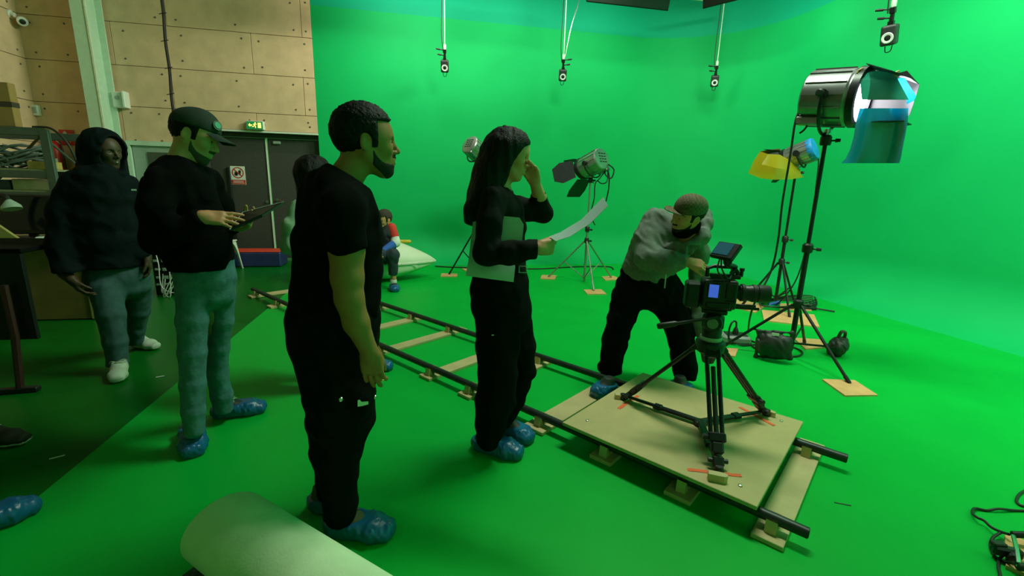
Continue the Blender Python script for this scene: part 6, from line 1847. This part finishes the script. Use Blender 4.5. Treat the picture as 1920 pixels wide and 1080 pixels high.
a2, b2_, c2_ = J(708, 433, .05), J(698, 458, -.02), J(706, 474, -.22)
Soft().chain([a2, b2_, c2_], [.064, .06, .046], .03).build('sleeve', mat('red_cloth', (.65, .03, .02), .8), p.root, h=.011)
p.arm([b, c_, c_ + (c_ - b) * .08], [.04, .034, .028], dict(w=c_, d=c_ - b, t=Z * .5 + fr.e * .2 - fr.n * .4, side='L', curl=(.4, .5, .3)), h=.008)
p.arm([b2_, c2_], [.04, .03], dict(w=c2_, d=c2_ - b2_, t=Z * .5 - fr.e * .2, side='R', curl=(.4, .5, .3)), h=.008)
s = Soft()
hip = J(724, 478, .16); knA = J(736, 478, -.28); anA = J(738, 518, -.24)
knB = J(712, 478, -.26); anB = J(706, 516, -.20)
s.chain([hip + fr.e * .09, knA, anA], [.105, .080, .058], .04); s.chain([hip - fr.e * .09, knB, anB], [.105, .080, .058], .04)
s.disp(wr(72, .005, 26, 26, 22)); s.plane(anA + V(0, 0, .02), -Z)
s.build('jeans', mat('navy_denim', (.02, .032, .05), .85), p.root, h=.011)
p.core([(J(722, 440, .05), hip, .08, .10), (J(722, 435, .05), neck, .05, .05), (hip + fr.e * .09, knA, .08, .06), (knA, J(738, 528, -.24), .05, .038), (hip - fr.e * .09, knB, .08, .06), (knB, J(706, 528, -.20), .05, .038)], h=.012, sc=1.0)
p.finish()
ft = J(738, 535, -.24)
Soft().cone(V(ft[0], ft[1], .06), V(ft[0], ft[1], .13), .046, .046).build('sock', mat('white_cloth', (.7, .7, .66), .8), p.root, h=.009)
foot(p, V(ft[0], ft[1], 0) + fr.n * .07, V(ft[0], ft[1], 0) - fr.n * .20 + fr.e * .02)
ft = J(706, 535, -.20)
foot(p, V(ft[0], ft[1], 0) + fr.n * .07, V(ft[0], ft[1], 0) - fr.n * .20 - fr.e * .05)

# ------------------------------------------------------------------ two bystanders stepping in at the left picture edge
def bystander(toe, face, label, skin, top_m, leg_m, shoe, hair_m, kind):
    f = unit(V(face[0], face[1], 0)); l = np.cross(Z, f)
    heel = V(toe[0], toe[1], 0) - f * .30
    b = heel - f * .22 + l * .10
    p = Person((b[0], b[1]), label, skin)
    G = lambda a, c, z: b + f * a + l * c + V(0, 0, z)
    p.head(G(.03, 0, 1.60), f - Z * .1, Z, 1.0, G(-.01, 0, 1.43))
    short_hair(p, .012, m=hair_m, top=.008)
    s = Soft().econe(G(0, 0, .92), G(0, 0, 1.15), (.165, .12), (.18, .125), l, .04).econe(G(0, 0, 1.15), G(0, 0, 1.34), (.18, .125), (.19, .11), l, .04).econe(G(0, 0, 1.34), G(0, 0, 1.42), (.15, .10), (.07, .07), l, .04)
    for g in (-1, 1): s.chain([G(0, g * .19, 1.35), G(-.03, g * .25, 1.10), G(.06, g * .26, .88)], [.07, .06, .045], .03)
    s.disp(wr(81, .005, 24, 24, 20)); s.clip(lambda P: np.where(np.abs((P - b) @ l) < .2, .90 - P[:, 2], -1.0)); s.build('jacket', top_m, p.root, h=.014)
    for g, sd in ((-1, 'R'), (1, 'L')): p.arm([G(.03, g * .26, .95), G(.065, g * .26, .86)], [.035, .028], dict(w=G(.065, g * .26, .86), d=-Z + f * .2, t=f, side=sd, curl=(.3, .4, .3)), h=.008)
    s = Soft().econe(G(0, 0, .96), G(0, 0, .84), (.16, .12), (.17, .13), l, .03)
    an = V(heel[0], heel[1], .09) + f * .06
    s.chain([G(.02, -.09, .84), G(.16, -.10, .50), an], [.095, .07, .055], .03); s.chain([G(-.02, .09, .84), G(-.06, .10, .48), G(-.22, .10, .10)], [.095, .07, .055], .03)
    s.disp(wr(82, .004, 26, 26, 26)); s.plane((0, 0, .085), -Z); s.build('trousers', leg_m, p.root, h=.014)
    p.core([(G(0, 0, 1.38), G(0, 0, .9), .08, .10), (G(0, 0, 1.38), G(0, 0, 1.46), .05, .05), (G(0, -.09, .86), an, .06, .035), (G(0, .09, .86), G(-.22, .10, .09), .06, .035)])
    p.finish()
    foot(p, heel, toe, kind, shoe, Lc); foot(p, G(-.28, .10, 0), G(.02, .11, 0), kind, shoe, Lc)
tb = floor_at(86, 948)
bystander(tb, (.66, .75), 'bystander at the left edge showing one blue covered shoe', SK_light, M_blackcloth, M_blacktrs, mat('dark_shoe', (.03, .032, .03), .6), M_hair, 'cover')
tb = floor_at(62, 832)
bystander(tb, (.97, -.12), 'bystander at the left edge showing one dark brown shoe', SK_light, M_blackcloth, M_blacktrs, mat('dark_brown_shoe', (.018, .012, .007), .7), M_hair, 'shoe')
